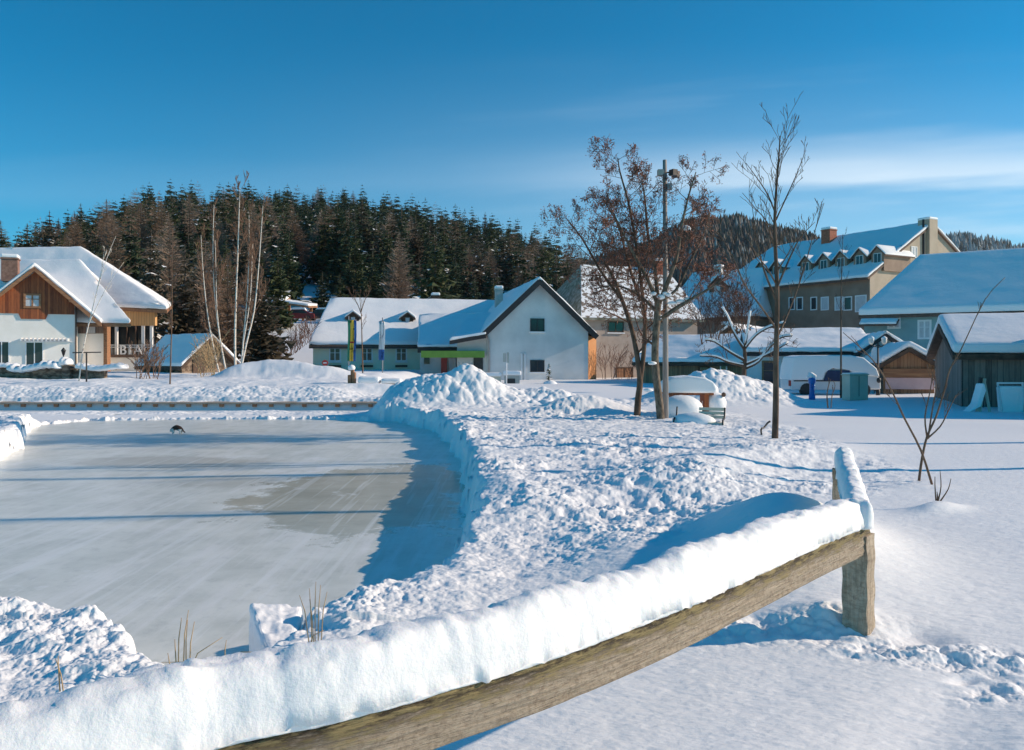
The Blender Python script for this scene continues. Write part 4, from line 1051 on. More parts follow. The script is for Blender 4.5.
# slatted pergola over the door
mb = MB(); zc = P(0, 339, D0).z-.4
for i in range(12): mb.box((1.55+i*.24, -.75, zc-.1), (1.62+i*.24, 0, zc+.08))
mb.box((1.5, -.12, zc-.16), (4.5, -.003, zc-.10)); mb.build('slatted_canopy', 'whitepaint', hw)
mb = MB()
for sx_, xx in ((-1, 0), (1, 1)):
    pass
mb.beam((Lw/2-.02, -.57, Rw-.16), (-1.6, -.57, Hw-1.6*sl_-.16), .10, .2); mb.beam((Lw/2+.02, -.55, Rw-.16), (Lw+1.6, -.55, Hw-1.6*sl_-.16), .10, .2)
mb.build('barge_board', 'beamwood', hw)
mb = MB()
for xx in (.25, Lw-.25):
    zz = Hw+.1 if True else 0; mb.beam((xx, -.55, zz-.1), (xx, .1, zz-.1), .16, .2)
mb.beam((Lw+1.2,-.52,Hw-1.2*sl_-.1),(Lw+1.2,4,Hw-1.2*sl_-.1),.14,.18); mb.build('purlin', 'beamwood', hw)
mb = MB(); mb.tube([(Lw+.06,-.06,-.3),(Lw+.06,-.06,Hw-.2)], .055, 8); mb.build('downpipe', 'tile', hw)
# stepped main roof behind, ridge across
def lp(u, v, D): return tuple(loc_(hw, P(u, v, D)))
vs = [lp(-60,323,54.2), lp(131,324,54.8), lp(80,263,59.5), lp(-60,264,59), lp(140,322,66), lp(-60,322,66)]
roof(hw, vs, [(0,1,2,3),(3,2,4,5)], .2, .35, 'beamwood')
vs = [lp(-60,309,61), lp(121,308,58.8), lp(167,310.5,58.0), lp(80,250,66), lp(-60,252,66), lp(172,306,74), lp(-60,304,74)]
roof(hw, vs, [(0,1,2,3,4),(4,3,5,6),(3,2,5)], .2, .35, 'beamwood')
# right wing below: white wall, timber panel, posts, balcony
def wbox(name, u0, u1, v0, v1, D, th, mat, parent=hw, dz=0):
    a = P(u0, v1, D); b = P(u1, v0, D); mb = MB()
    pts = [a, Vector((b.x, a.y, a.z)), Vector((b.x, a.y+th, a.z)), Vector((a.x, a.y+th, a.z))]
    pts = [loc_(parent, p) for p in pts]; h = b.z-a.z
    mb.add(pts+[p+Vector((0,0,h)) for p in pts], [(0,3,2,1),(4,5,6,7),(0,1,5,4),(1,2,6,5),(2,3,7,6),(3,0,4,7)])
    return mb.build(name, mat, parent)
wbox('wall', 74, 106.6, 322, 385, 56, .5, 'warmplaster')
wbox('wall', 107, 155, 357, 386, 58.9, 2.5, 'warmplaster')
wbox('wall', -60, -8, 318, 386, 56, 6, 'warmplaster')
wbox('door_post', 103.5, 107, 322, 372, 55.8, .5, 'beamwood')
wbox('painted_shade_band', 77, 103, 324, 333.5, 55.9, .06, 'greywood')  # grey strip on the wall, its dark colour stands in for the eave's shade
wbox('window', 86.5, 95, 324.5, 333, 55.84, .05, 'curtain')
wbox('timber_panel', 121, 155, 311, 325.5, 58.9, .35, 'slatorange')
wbox('glazing', 107.5, 154, 325.5, 357, 61.5, .1, 'glass')
for k in range(6): wbox('glazing_bar', 108.5+k*8.8, 109.3+k*8.8, 325.5, 357, 61.3, .1, 'tile')
for u in (116, 142.5, 151): wbox('porch_post', u-1.2, u+1.2, 325.5, 356, 59.1, .18, 'whitepaint')
wbox('balcony_slab', 107.5, 155.6, 354.6, 357.4, 58.7, 2.8, 'tile')
mb = MB()
for q in (345, 347.2):
    a = loc_(hw, P(108.2, q, 58.8)); b = loc_(hw, P(155, q, 58.8)); mb.beam(a, b, .04, .05)
for k in range(15):
    u = 108.5+k*3.3; mb.beam(loc_(hw, P(u, 345, 58.8)), loc_(hw, P(u, 355, 58.8)), .025, .025, up=Vector((1,0,0)))
rl = mb.build('balcony_railing', 'whitepaint', hw)
mb = MB(); mb.prism([(p.x, p.z) for p in [loc_(hw, P(u_, v_, 58.9)) for u_, v_ in ((108.5,354),(120,354),(120,347.6),(108.5,347.6))]], 0, .02, 'y')
# letters on the railing
fc = bpy.data.curves.new('letters', 'FONT'); fc.body = 'BIA'; fc.size = .98; fc.extrude = .03; fc.space_character = 1.25
fo = bpy.data.objects.new('tmp', fc); COL.objects.link(fo); dg = bpy.context.evaluated_depsgraph_get(); dg.update()
me = bpy.data.meshes.new_from_object(fo.evaluated_get(dg)); bpy.data.objects.remove(fo)
lo = bpy.data.objects.new('letters', me); me.materials.clear(); me.materials.append(M['whitepaint']); COL.objects.link(lo); lo.parent = rl
pp = loc_(hw, P(119, 354.4, 58.6)); lo.location = pp; lo.rotation_euler = (math.radians(90), 0, -hw.rotation_euler.z)
lc = lp(10, 262, 62); 
q = loc_(hw, P(10.5, 262, 57)); chimney(hw, hw, q.x, q.y, q.z-1.4, q.z+.15, 1.0, 'brickdull')
mb = MB(); mb.tube([loc_(hw, P(62,340,57))]*1+[loc_(hw, P(62,341,57))], .02, 5)

# low stone wall with snow in front of it
Dw = 40.
def pxbox(mb, u0, u1, v0, v1, D, th, root):
    a = P(u0, v1, D)-root.location; b = P(u1, v0, D)-root.location; mb.box((a.x, a.y, a.z), (b.x, a.y+th, b.z)); return mb
sw = thing('stone_wall', 'low rubble wall with a square pillar and sagging snow in front of the balcony house', 'wall', P(-10, 384, Dw))
mb = MB(); pxbox(mb, -40, 62, 368, 388, Dw, .4, sw); pxbox(mb, 69, 104, 370, 388, Dw+.1, .35, sw); mb.build('wall', 'stone', sw)
mb = MB(); pxbox(mb, 62, 69.5, 365, 388, Dw-.15, .6, sw); mb.build('pillar', 'stone', sw)
mb = MB(); pxbox(mb, -40, 62, 366, 368, Dw-.1, .55, sw); pxbox(mb, 69, 112, 368.4, 369.6, Dw-.1, .5, sw); mb.build('coping', 'beamwood', sw)
mb = MB(); mb.keepn = True
def snowroll(mb, u0, u1, vf, D, th, dp, root, n=26):
    vs = []; fs = []; k = 10
    for i in range(n+1):
        u = u0+(u1-u0)*i/n; e = min(1, i/1.5+.1, (n-i)/1.5+.1); v = vf(u) if callable(vf) else vf
        c = P(u, v, D)-root.location; tt = th*(1+.25*math.sin(u*.9)+.12*math.sin(u*2.3))*e
        for j in range(k):
            a = 2*math.pi*j/k; vs.append((c.x, c.y+dp*math.cos(a)*e, c.z+tt*(math.sin(a)*(1 if math.sin(a) > 0 else .35))))
    for i in range(n):
        for j in range(k): fs.append((i*k+j, i*k+(j+1)%k, (i+1)*k+(j+1)%k, (i+1)*k+j))
    fs += [tuple(range(k-1,-1,-1)), tuple(n*k+j for j in range(k))]
    mb.add(vs, fs, 0, True)
snowroll(mb, -40, 20, 366.5, Dw+.1, .17, .36, sw); snowroll(mb, 8, 63, lambda u: 368.5+2.2*math.sin((u-8)/9), Dw-.05, .26, .42, sw); snowroll(mb, 60, 72, 363.5, Dw+.1, .3, .4, sw, 8); snowroll(mb, 76, 128, lambda u: 368.5+1.2*math.sin(u/7), Dw+.05, .22, .42, sw)
mb.build('snow_cap', 'roofsnow', sw)
# little garden lamp on the wall, clothes pole
t = thing('garden_lamp', 'small black lantern lamp on a post before the balcony house', 'lamp', P(63.5, 372, 41))
mb = MB(); L0_ = t.location; mb.tube([(0,0,0),(0,0,.85)], .03, 8); mb.build('pole', 'dmetal', t)
mb = MB(); mb.lathe([(.05,.85),(.12,1.08),(.14,1.10),(.02,1.25)], 6); mb.build('lantern', 'dmetal', t)
t = thing('clothes_pole', 'thin T shaped metal pole before the left house', 'pole', P(86.5, 386, 36))
mb = MB(); mb.tube([(0,0,-.1),(0,0,1.5)], .035, 8); mb.build('pole', 'dmetal', t)
mb = MB(); mb.beam((-.62,0,1.5),(.60,.1,1.52),.05,.05); mb.build('crossbar', 'dmetal', t)

# --- deck edge along the far shore
dk = thing('boardwalk', 'brown timber boardwalk edge with short joist ends along the far shore', 'boardwalk', (-24, 30.9, 0))
x1_ = xy(392, 30.9)[0]+24; x0_ = -8
mb = MB(); mb.box((x0_, .0, -.13), (x1_, .9, -.075)); mb.build('deck_board', 'decklight', dk)
mb = MB(); mb.box((x0_, .22, -.36), (x1_, .30, -.134)); mb.build('beam', 'deckwood', dk)
mb = MB()
k = x0_+.2
while k < x1_-.1: mb.box((k, .03, -.24), (k+.16, .215, -.135)); k += .64
mb.build('joist_end', 'beamwood', dk)

# --- timber hut behind the birches
a = P(182, 380, 50); b = P(233, 380, 53)
hh, Lh, Hh, Rh = gable_house('hut', 'old brown hut with a snowy roof behind the birches', (a.x, a.y), (b.x, b.y), 4.6, .3, P(0,362,50).z, P(0,336,50).z, 'stone', 'darkwood', .5, .35, .25)
window(hh, Lh*.55, 1.0, .7, .7, 0, 'darkwood', 'glass')
mb = MB(); mb.box((Lh*.2,-.06,-.2),(Lh*.42,-.002,1.35)); mb.build('door', 'darkwood', hh)

# --- carport on the slope with cars
zc_ = gz(*xy(280, 100))
cp = thing('carport', 'snow covered carport on brown posts up the slope beyond the birches', 'carport', (xy(248,100)[0], 100, zc_))
zt = P(0,303,100).z-zc_
mb = MB()
for x_ in (.3, 3.4, 6.8): 
    for y_ in (.3, 4.5): mb.box((x_-.12,y_-.12,-.5),(x_+.12,y_+.12,zt))
mb.box((0,4.6,-.5),(4.0,4.8,zt)); mb.build('post', 'beamwood', cp)
roof(cp, [(-.4,-.4,zt),(4.2,-.4,zt),(3.9,5.2,zt+1.1),(-.2,5.2,zt+1.1)], [(0,1,2,3)], .2, .3, 'hutwood')
roof(cp, [(3.4,-.8,zt+.15),(7.8,-.9,zt-.45),(7.6,4.5,zt-.1),(3.6,4.5,zt+.5)], [(0,1,2,3)], .2, .3, 'hutwood')
def car(name, label, loc, rz, paint, snow=.22, group=None, L=4.2, windshield=True):
    t = thing(name, label, 'car', loc, rz, group); w = .85
    prof = [(0,.28),(.05,.62),(.15,.78),(.95,.86),(1.5,1.32),(2.9,1.36),(3.7,.92),(4.15,.84),(4.2,.55),(4.2,.28)]
    mb = MB(); mb.prism([(x*L/4.2, z) for x, z in prof], -w, w, 'y'); bevel(mb.build('body', paint, t), .06, 2)
    mb = MB()
    for sgn in (-1, 1):
        y_ = sgn*(w+.004); pts = [(1.08,.9),(1.55,1.26),(2.82,1.29),(3.4,.92)]; vs = [(x, y_, z) for x, z in pts]+[(x, y_-sgn*.03, z) for x, z in pts]
        mb.add(vs, [(0,1,2,3),(7,6,5,4),(0,4,5,1),(1,5,6,2),(2,6,7,3),(3,7,4,0)])
    mb.build('window', 'glass', t)
    for x_ in (.85, 3.4):
        for sgn in (-1, 1):
            q = MB(); c = [(x_+.31*math.cos(a_*math.pi/8), .31+.31*math.sin(a_*math.pi/8)) for a_ in range(16)]; q.prism(c, sgn*(w-.15), sgn*(w+.02), 'y'); q.build('wheel', 'dmetal', t)
    if snow:
        q = MB(); q.prism([(1.35,1.24),(1.5,1.33),(2.9,1.37),(3.15,1.25),(3.0,1.37+snow),(1.6,1.33+snow)], -w+.02, w-.02, 'y'); bevel(q.build('snow_cover', 'roofsnow', t), .08, 3)
        q = MB(); q.prism([(.1,.80),(.95,.87),(1.1,1.0),(.9,.87+snow*.7),(.2,.8+snow*.6)], -w+.04, w-.04, 'y'); bevel(q.build('snow_cover', 'roofsnow', t), .05, 2)
    return t
def on_slope(u, D): x, y = xy(u, D); return (x, y, gz(x, y)+.02)
car('car', 'dark red car with a snowy roof parked under the carport edge', on_slope(280, 98), .15, 'darkred', group='cars parked on the slope')
car('car', 'dark car with snow on it parked right of the red one', on_slope(305, 99), .1, 'dmetal', group='cars parked on the slope')
car('car', 'snowy dark car half hidden behind the birches, left of the carport post', on_slope(256, 99), .1, 'greenbox', .3, group='cars parked on the slope')

# --- long pale green house
a = P(313, 380, 66); b = P(520, 380, 72)
hg, Lg, Hg, Rg, sg = long_house('long_house', 'long pale green house with two small dormers in its broad snowy roof', (a.x, 66), (b.x, 69.5), 11, -.2, P(0,341,66).z, P(0,301,72).z, 'greenplaster', 'tile', 1.6, 0, .55, .35, .3)
mb = MB(); mb.box((-.3,-.62,Hg-.62),(Lg*.5,-.55,Hg-.5)); mb.build('gutter', 'dmetal', hg)
for u in (335, 367, 402):
    q = loc_(hg, P(u, 354.5, 66.5)); window(hg, q.x, q.z, .95, 1.15, 0, 'whitepaint', 'glass', 1, 1, sill=True, fw=.10)
    mb = MB(); mb.box((q.x-.5,-.22,q.z-1.05),(q.x+.5,-.01,q.z-.88)); mb.build('flower_box', 'darkwood', hg)
q = loc_(hg, P(428, 355, 66.5)); window(hg, q.x, q.z, .8, .9, 0, 'whitepaint', 'glass', 1)
def dormer(root, x, sl, H, yf, w, hh, snow=.25, mat='darkwood', wm='tile', winf='whitepaint', over=.2, depth=2.2, win=True, peak=.5, smat='roofsnow', winw=.5, bars=1, pane='curtain'):
    z0 = H+yf*sl; z1 = z0+hh
    d_ = MB(); d_.prism([(x-w/2,z0-.6),(x+w/2,z0-.6),(x+w/2,z1),(x,z1+peak),(x-w/2,z1)], yf, yf+depth, 'y'); do = d_.build('dormer', mat, root)
    k = peak/(w/2); e = z1-over*k
    vs = [(x-w/2-over,yf-.22,e),(x,yf-.22,z1+peak+.04),(x+w/2+over,yf-.22,e),(x-w/2-over,yf+depth+.3,e),(x,yf+depth+.3,z1+peak+.04),(x+w/2+over,yf+depth+.3,e)]
    r_ = MB(); r_.shell(vs, [(0,1,4,3),(1,2,5,4)], .08); r_.build('dormer_roof', wm, do)
    s_ = MB(); s_.shell(vs, [(0,1,4,3),(1,2,5,4)], snow-.01, 0, snow); soften(s_.build('dormer_snow', smat, do), min(.09, snow*.4), 2, .03)
    if win:
        f = MB(); hw_ = w*winw/2; zc0 = z0+.12; zc1 = z1-.02
        f.box((x-hw_,yf-.04,zc0),(x+hw_,yf-.003,zc1)); fo_ = f.build('window', winf, do)
        p = MB(); 
        n = bars+1
        for i in range(n):
            a_ = x-hw_+.06+(2*hw_-.06)*i/n; p.box((a_,yf-.055,zc0+.06),(a_+(2*hw_-.06)/n-.06,yf-.042,zc1-.06))
        p.build('pane', pane, fo_)
    return do
for u in (353, 408):
    q = loc_(hg, P(u, 329, 69)); yf = q.y; dormer(hg, q.x, sg, Hg, 2.1, 1.0, .75, .22, 'darkwood', winf='greywood', depth=1.6, winw=.45, bars=0, peak=.35)
q = loc_(hg, P(437, 300, 73)); chimney(hg, hg, q.x, 6.2, Rg-1.2, Rg+.55, .7, 'darkwood')

# --- white gabled house with its low connector
a = P(487.5, 384, 60); b = P(591, 384, 59.2)
hv, Lv, Hv, Rv = gable_house('white_house', 'white rendered house with a steep gable and dark verges facing the pond', (a.x, 60), (b.x, 61.4), 15, -.3, P(0,328,60).z, P(0,279,60).z, 'plaster', 'black', .55, .55, .24)
mb = MB(); slv = (Rv-Hv)/(Lv/2)
mb.beam((Lv/2-.02,-.60,Rv-.17),(-.55,-.60,Hv-.55*slv-.17),.08,.40); mb.beam((Lv/2+.02,-.58,Rv-.17),(Lv+.55,-.58,Hv-.55*slv-.17),.08,.40); mb.build('barge_board', 'black', hv)
for v_, wp in ((325, 'glass'), (366, 'glass')):
    q = loc_(hv, P(537.2, v_, 60.7)); window(hv, q.x, q.z, 1.1, .98 if v_ < 340 else .9, 0, 'dmetal', wp, 1, 0, sill='snow', fw=.07)
mb = MB(); mb.tube([(0.12,-.08,-.3),(.12,-.08,Hv-.9),(-.1,-.3,Hv-.35)], .06, 8); mb.build('downpipe', 'metal', hv)
mb = MB(); q = loc_(hv, P(495,372,60)); 
for u in (521.5, 525): 
    q = loc_(hv, P(u, 372, 60.4)); mb.box((q.x-.06,-.12,-.2),(q.x+.06,-.004,2.3))
mb.build('wall_post', 'whitepaint', hv)
q = loc_(hv, P(503, 290, 70)); chimney(hv, hv, Lv*.30, 9.0, Rv-2.6, Rv-.05, .62, 'concrete')
# sunlit side fin, orange
mb = MB(); mb.prism([(Lv+.01,-.02),(Lv+.86,.72),(Lv+.86,1.4),(Lv+.01,1.4)], -1.2, Hv-.55, 'z'); mb.build('side_wall', 'orange', hv)
# low roofs left of it
def lv(u, v, D): return tuple(loc_(hv, P(u, v, D)))
vs = [lv(449.5,339,59.0), lv(486,331,59.2), lv(520,300,70), lv(470,310,75)]
roof(hv, [lv(449.5,341,58.8), lv(486,334.5,59.3), lv(510,316,68), lv(468,318,68)], [(0,1,2,3)], .26, .2, 'black')
wbox('wall', 457, 487, 337, 386, 60.3, 6, 'plaster', hv)
roof(hv, [lv(417.5,347.5,61.5), lv(459,347.5,61.0), lv(500,314,68), lv(419,316.5,68.5)], [(0,1,2,3)], .40, .22, 'black')
wbox('wall', 420, 456.5, 351, 386, 63.2, 4, 'plaster', hv)
wbox('green_fascia', 421, 484.5, 350.8, 357.6, 59.6, .35, 'green', hv)
wbox('canopy', 423, 484, 352, 354, 59.96, 3, 'black', hv)
wbox('red_door', 441, 447, 358, 379, 63.0, .15, 'redpaint', hv)
wbox('glazing', 449, 456, 358, 380, 62.9, .1, 'curtain', hv)
wbox('door', 473.5, 483, 357.8, 379, 60.18, .1, 'dmetal', hv)
for u in (459, 463, 468, 472): wbox('column', u-.4, u+.4, 362, 380, 59.7, .1, 'metal', hv)
wbox('window', 424, 429.5, 357.5, 364, 63.1, .08, 'glass', hv)

# --- old rose house with a shingled hip and thin patchy snow
a = P(584, 390, 66); b = P(700, 390, 69)
ho, Lo, Ho, Ro, so2 = long_house('old_house', 'old rose coloured house with thin patchy snow and a mossy shingled hip', (a.x, 66), (b.x, 70), 11, -.5, P(0,313,66).z, P(0,268,74).z, 'rose', 'tile', 2.4, 0, .5, .0, .3)
# patchy roof: replace with shell of its own
for o in list(ho.children):
    if o.name.startswith('roof'):
        for c in list(o.children): bpy.data.objects.remove(c)
        bpy.data.objects.remove(o)
e = Ho-.5*so2
mb = MB(); vs = [(-.5,-.5,e),(Lo+.5,-.5,e),(Lo+.5,11.5,e),(-.5,11.5,e),(2.4,5.5,Ro),(Lo+.3,5.5,Ro)]
mb.shell(vs, [(0,1,5,4),(2,3,4,5)], .18); ro = mb.build('roof', 'shingle', ho)
mb = MB(); mb.shell([vs[0], vs[1], vs[5], vs[4]], [(0,1,2,3)], .10, 0, .11); sn_ = mb.build('roof_snow', 'ember', ro); bevel(sn_, .03)
mb = MB(); mb.shell([vs[3], vs[0], vs[4]], [(0,1,2)], .18, 0, .002); mb.build('shingled_hip', 'shingle', ho)
q = loc_(ho, P(616, 327, 67)); window(ho, q.x, q.z, 1.5, .9, 0, 'darkwood', 'glass', 1, sill='snow')
q = loc_(ho, P(627, 375, 67)); window(ho, q.x, q.z, 1.6, 1.3, 0, 'darkwood', 'beamwood', 1)
q = loc_(ho, P(660, 268, 74)); chimney(ho, ho, q.x, 5.0, Ro-.9, Ro+.55, .75, 'brick')

# --- blue-shaded roofs in the middle distance
a = P(672, 390, 84); b = P(762, 390, 80)
hb, Lb, Hb, Rb, sb_ = long_house('distant_house', 'distant house with broad shaded snowy roof and small white chimney beside the dormered house', (a.x, 88), (b.x, 82), 12, 0, P(0,314,84).z, P(0,273,90).z, 'brownwall', 'tile', 1.0, 1.5, .5, .4, .3)
dormer(hb, Lb*.50, sb_, Hb, 2.6, 2.0, 1.2, .25, 'tile', depth=3.5, winw=.4, peak=.9)
q = loc_(hb, P(721, 268, 90)); chimney(hb, hb, q.x, 5.0, Rb-.8, Rb+.5, .8, 'plaster')
a = P(640, 392, 52); b = P(757, 392, 49)
hl_, Ll, Hl, Rl, sl2 = long_house('low_house', 'low red brown timber building with a snowy roof behind the snow heap', (a.x, 53), (b.x, 49), 8, -.2, P(0,360,51).z, P(0,338,55).z, 'hutwood', 'darkwood', 0, .0, .5, .3, .2)
q = loc_(hl_, P(723.5, 372, 50)); window(hl_, q.x, q.z, .45, .9, 0, 'whitepaint', 'glass', 0)
q = loc_(hl_, P(700, 372, 50)); window(hl_, q.x, q.z, .7, .7, 0, 'darkwood', 'glass', 0)
a = P(712, 392, 60); b = P(752, 392, 60)
hs_, Ls_, Hs_, Rs_ = gable_house('small_house', 'small brown gabled house tucked behind the low timber building', (a.x, 61), (b.x, 59), 8, 0, P(0,343,60).z, P(0,326,60).z, 'hutwood', 'darkwood', .5, .5, .25)
q = loc_(hs_, P(733, 340, 60)); window(hs_, Ls_/2, Rs_-1.6, .7, .6, 0, 'darkwood', 'glass', 1)
chimney(hs_, hs_, .4, 3.0, Rs_-2.2, Rs_+.1, .7, 'stone')

# --- the great brown house with seven dormers
def ux(u, q0, dd): r = (u-UC)/F; return (r*q0[1]-q0[0])/(dd.x-r*dd.y)
bx, by = 33.5, 75.; L_ = 20.5
p0 = (bx-.49/.9985*L_, by+.87/.9985*L_)
hd, Ld, Hd, Rd, sd2 = long_house('dormered_house', 'big brown house with seven dormers in a row in its shaded roof', p0, (bx, by), 18.6, 0, 9.5, 15.0, 'brownwall', 'tile', .8, 0, .6, .3, .3)
mb = MB(); mb.prism([(0.01,-1),(18.59,-1),(18.59,Hd-.06),(9.3,Rd-.12),(.01,Hd-.06)], Ld-.05, Ld+.06, 'x'); mb.build('gable_wall', 'tan', hd)
def udorm(u, v):  # intersection of a sight line with the eave line -> local x
    r = (u-UC)/F; dx, dy = (bx-p0[0])/Ld, (by-p0[1])/Ld
    t_ = (r*p0[1]-p0[0])/(dx-r*dy); return t_
for u in (746, 762, 791, 809, 826, 844.5, 862.5):
    t_ = udorm(u+3.5, 0)
    dormer(hd, t_, sd2, Hd, 1.7, 1.35, 1.15, .16, 'brownwall', depth=4.0, winw=.62, peak=.62, bars=1, winf='whitepaint', over=.28, pane='glass')
for u, w_ in ((792,.8),(800,.8),(814,.8),(825,.95),(839,.95),(848,.95),(861,1.25)):
    t_ = udorm(u, 0); D_ = p0[1]+(by-p0[1])*t_/Ld
    window(hd, t_, P(0, 303.5, D_).z, w_, 1.35 if u < 850 else 1.6, 0, 'whitepaint', 'glass' if u not in (825, 861, 839) else 'curtain', 0, fw=.10)
q = loc_(hd, (41.2, 79.2, 0)); 
mb = MB(); mb.box((Ld-.8, 8.5, Rd-3.2),(Ld+.45, 9.8, Rd+.35)); ch = mb.build('chimney', 'tan', hd)
mb = MB(); mb.box((Ld-.85, 8.45, Rd+.35),(Ld+.5, 9.85, Rd+.6)); bevel(mb.build('snow_cap', 'roofsnow', ch), .12, 3)
mb = MB(); mb.tube([(Ld+.12, 8.0, 2),(Ld+.12, 8.0, Rd+.3)], .10, 8); mb.build('flue_pipe', 'black', hd)
window(hd, 6.6, Rd-3.0, .9, 1.1, Ld+.06, 'whitepaint', 'curtain', 1, ax='+')
t_ = udorm(829, 0)+.0
dd = Vector((bx-p0[0], by-p0[1]))/Ld; nn_ = Vector((-dd.y, dd.x)); q0 = (p0[0]+nn_.x*8.2, p0[1]+nn_.y*8.2); t_ = ux(829, q0, dd)
chimney(hd, hd, t_, 8.2, Rd-2.0, Rd+.75, 1.15, 'brick')

# --- teal house
p0t = (26.2, 59.5); dt = Vector((.83, -.55)).normalized(); p1t = (p0t[0]+dt.x*21, p0t[1]+dt.y*21)
ht, Lt, Ht, Rt, st = long_house('teal_house', 'teal house under a huge smooth shaded roof of snow at the right edge', p0t, p1t, 15.0, 0, 5.05, 9.5, 'teal', 'tile', 3.2, 0, .5, .5, .32, snow_amp=.05)
def ux(u, q0, dd): r = (u-UC)/F; return (r*q0[1]-q0[0])/(dd.x-r*dd.y)
for u, v_, w_, hh_ in ((924.5, 329.5, .9, 1.4), (894, 322, .9, 1.0)):
    t_ = ux(u, p0t, dt); D_ = p0t[1]+dt.y*t_; window(ht, t_, P(0, v_, D_).z, w_, hh_, 0, 'whitepaint', 'curtain', 1, 1, fw=.13)
t_ = ux(1002, p0t, dt); mb = MB(); mb.box((t_,-.25,-.5),(t_+7,-.02,Ht-.3)); mb.build('ochre_bay', 'ochre', ht)
t_ = ux(880, p0t, dt); roof(ht, [(t_-1.2,-1.4,Ht-1.0),(t_+1.3,-1.4,Ht-1.0),(t_+1.3,-.02,Ht-.55),(t_-1.2,-.02,Ht-.55)], [(0,1,2,3)], .1, .2, 'tile', name='porch_roof')

# --- low white building with two brown-framed openings
a = xy(750, 45.5); b = xy(872, 44.0)
hf, Lf, Hf, Rf, sf = long_house('low_white_building', 'low white building with brown framed windows under a long snowy roof', a, b, 9, -.3, P(0,351,45).z, P(0,333,50).z, 'plaster', 'black', 0, 0, .4, .3, .28)
for u, w_ in ((768.5, .62), (788.5, .62)):
    dd = Vector((b[0]-a[0], b[1]-a[1])).normalized(); t_ = ux(u, a, dd); window(hf, t_, 1.05, w_+.1, 1.5, 0, 'beamwood', 'ochre' if False else 'glass', 0, 1, fw=.1)
# gabled annexe at its right end
a = xy(862, 43.2); b = xy(908, 42.6)
hn, Ln, Hn, Rn = gable_house('annexe', 'small gabled white annexe behind the street lamp', a, b, 6, -.2, P(0,349,43).z, P(0,334,43).z, 'plaster', 'black', .4, .35, .22)
# --- kiosk
a = xy(883, 38); b = xy(934.5, 37.4)
hk, Lk_, Hk, Rk = gable_house('kiosk', 'small timber kiosk with a pink shutter panel and a domed cap of snow', a, b, 5.0, -.1, P(0,362,38).z, P(0,347.5,38).z, 'hutwood', 'darkwood', .35, .18, .34, 'kiosk')
mb = MB(); mb.box((.1,-.07,.28),(Lk_-.05,-.003,.82)); mb.build('shutter', 'pink', hk)
mb = MB(); mb.box((.0,-.12,.84),(Lk_,-.005,1.25)); mb.build('lintel_beam', 'beamwood', hk)
# --- shed on the right
p0s = (15.38, 27.3); dn = Vector((.93, -.37)).normalized(); p1s = (p0s[0]+dn.x*8, p0s[1]+dn.y*8)
zes = P(0, 352, 27.4).z; zrs = 3.02
hsd, Lsd, Hsd, Rsd, ssd = long_house('shed', 'weathered grey board shed with a thick rounded roof of snow at the right', p0s, p1s, 7.4, -.1, zes, zrs-.05, 'greywood', 'darkwood', 0, 0, .28, .38, .34, 'shed', snow_amp=.05)
mb = MB(); mb.prism([(0.0,-1),(7.4,-1),(7.4,Hsd-.06),(3.7,Rsd-.14),(0,Hsd-.06)], -.04, -.002, 'x'); mb.build('gable_boards', 'greywoody', hsd)
# shed out of the frame on the right whose shadow crosses the snow
mb_root, a_, b_, c_, d_ = long_house('shed', 'board shed outside the right edge of the photograph', (17.2, 22.9), (24, 22.0), 3.6, 0, 2.3, 3.35, 'greywood', 'darkwood', 0, 0, .3, .35, .3, 'shed')

# ------------------------------------------------------------------ smaller things
# mast with floodlights
D = 21.9; t = thing('light_mast', 'tall pale mast with floodlights and small boxes rising beside the lichen covered tree', 'mast', P(665.5, 418, D))
H_ = P(0, 160, D).z-t.location.z; L0_ = t.location.copy()
mb = MB(); mb.tube([(0,0,-.2),(0.0,0,H_*.5),(-.02,0,H_)], [.085,.07,.055], 10); mb.build('pole', 'mast', t)
def zloc(v): return P(0, v, D).z-L0_.z
for dx, dy, a_ in ((.17,-.12,.5),(.28,.10,.9)):
    mb = MB(); mb.box((dx-.06,dy-.09,zloc(174)-.07),(dx+.10,dy+.09,zloc(174)+.09), 0, a_); mb.box((0,-.02,zloc(173)),(dx,.02,zloc(173)+.03)); mb.build('floodlight', 'dmetal', t)
mb = MB(); mb.box((-.22,-.10,zloc(176)),(-.06,.06,zloc(170))); mb.build('junction_box', 'concrete', t)
mb = MB(); mb.box((.03,-.12,zloc(190)),(.16,.02,zloc(184))); mb.build('camera_box', 'metal', t)
# nesting box and its snow cap on the right limb
t2 = thing('bird_feeder', 'dark bird feeder with a snow cap hanging in the tree right of the mast', 'bird feeder', P(685, 240, 21.3))
mb = MB(); mb.box((-.11,-.11,0),(.11,.11,.28)); mb.build('box', 'darkwood', t2); mb = MB(); mb.ell((0,0,.30),(.16,.16,.10),10); mb.build('snow_cap', 'roofsnow', t2)

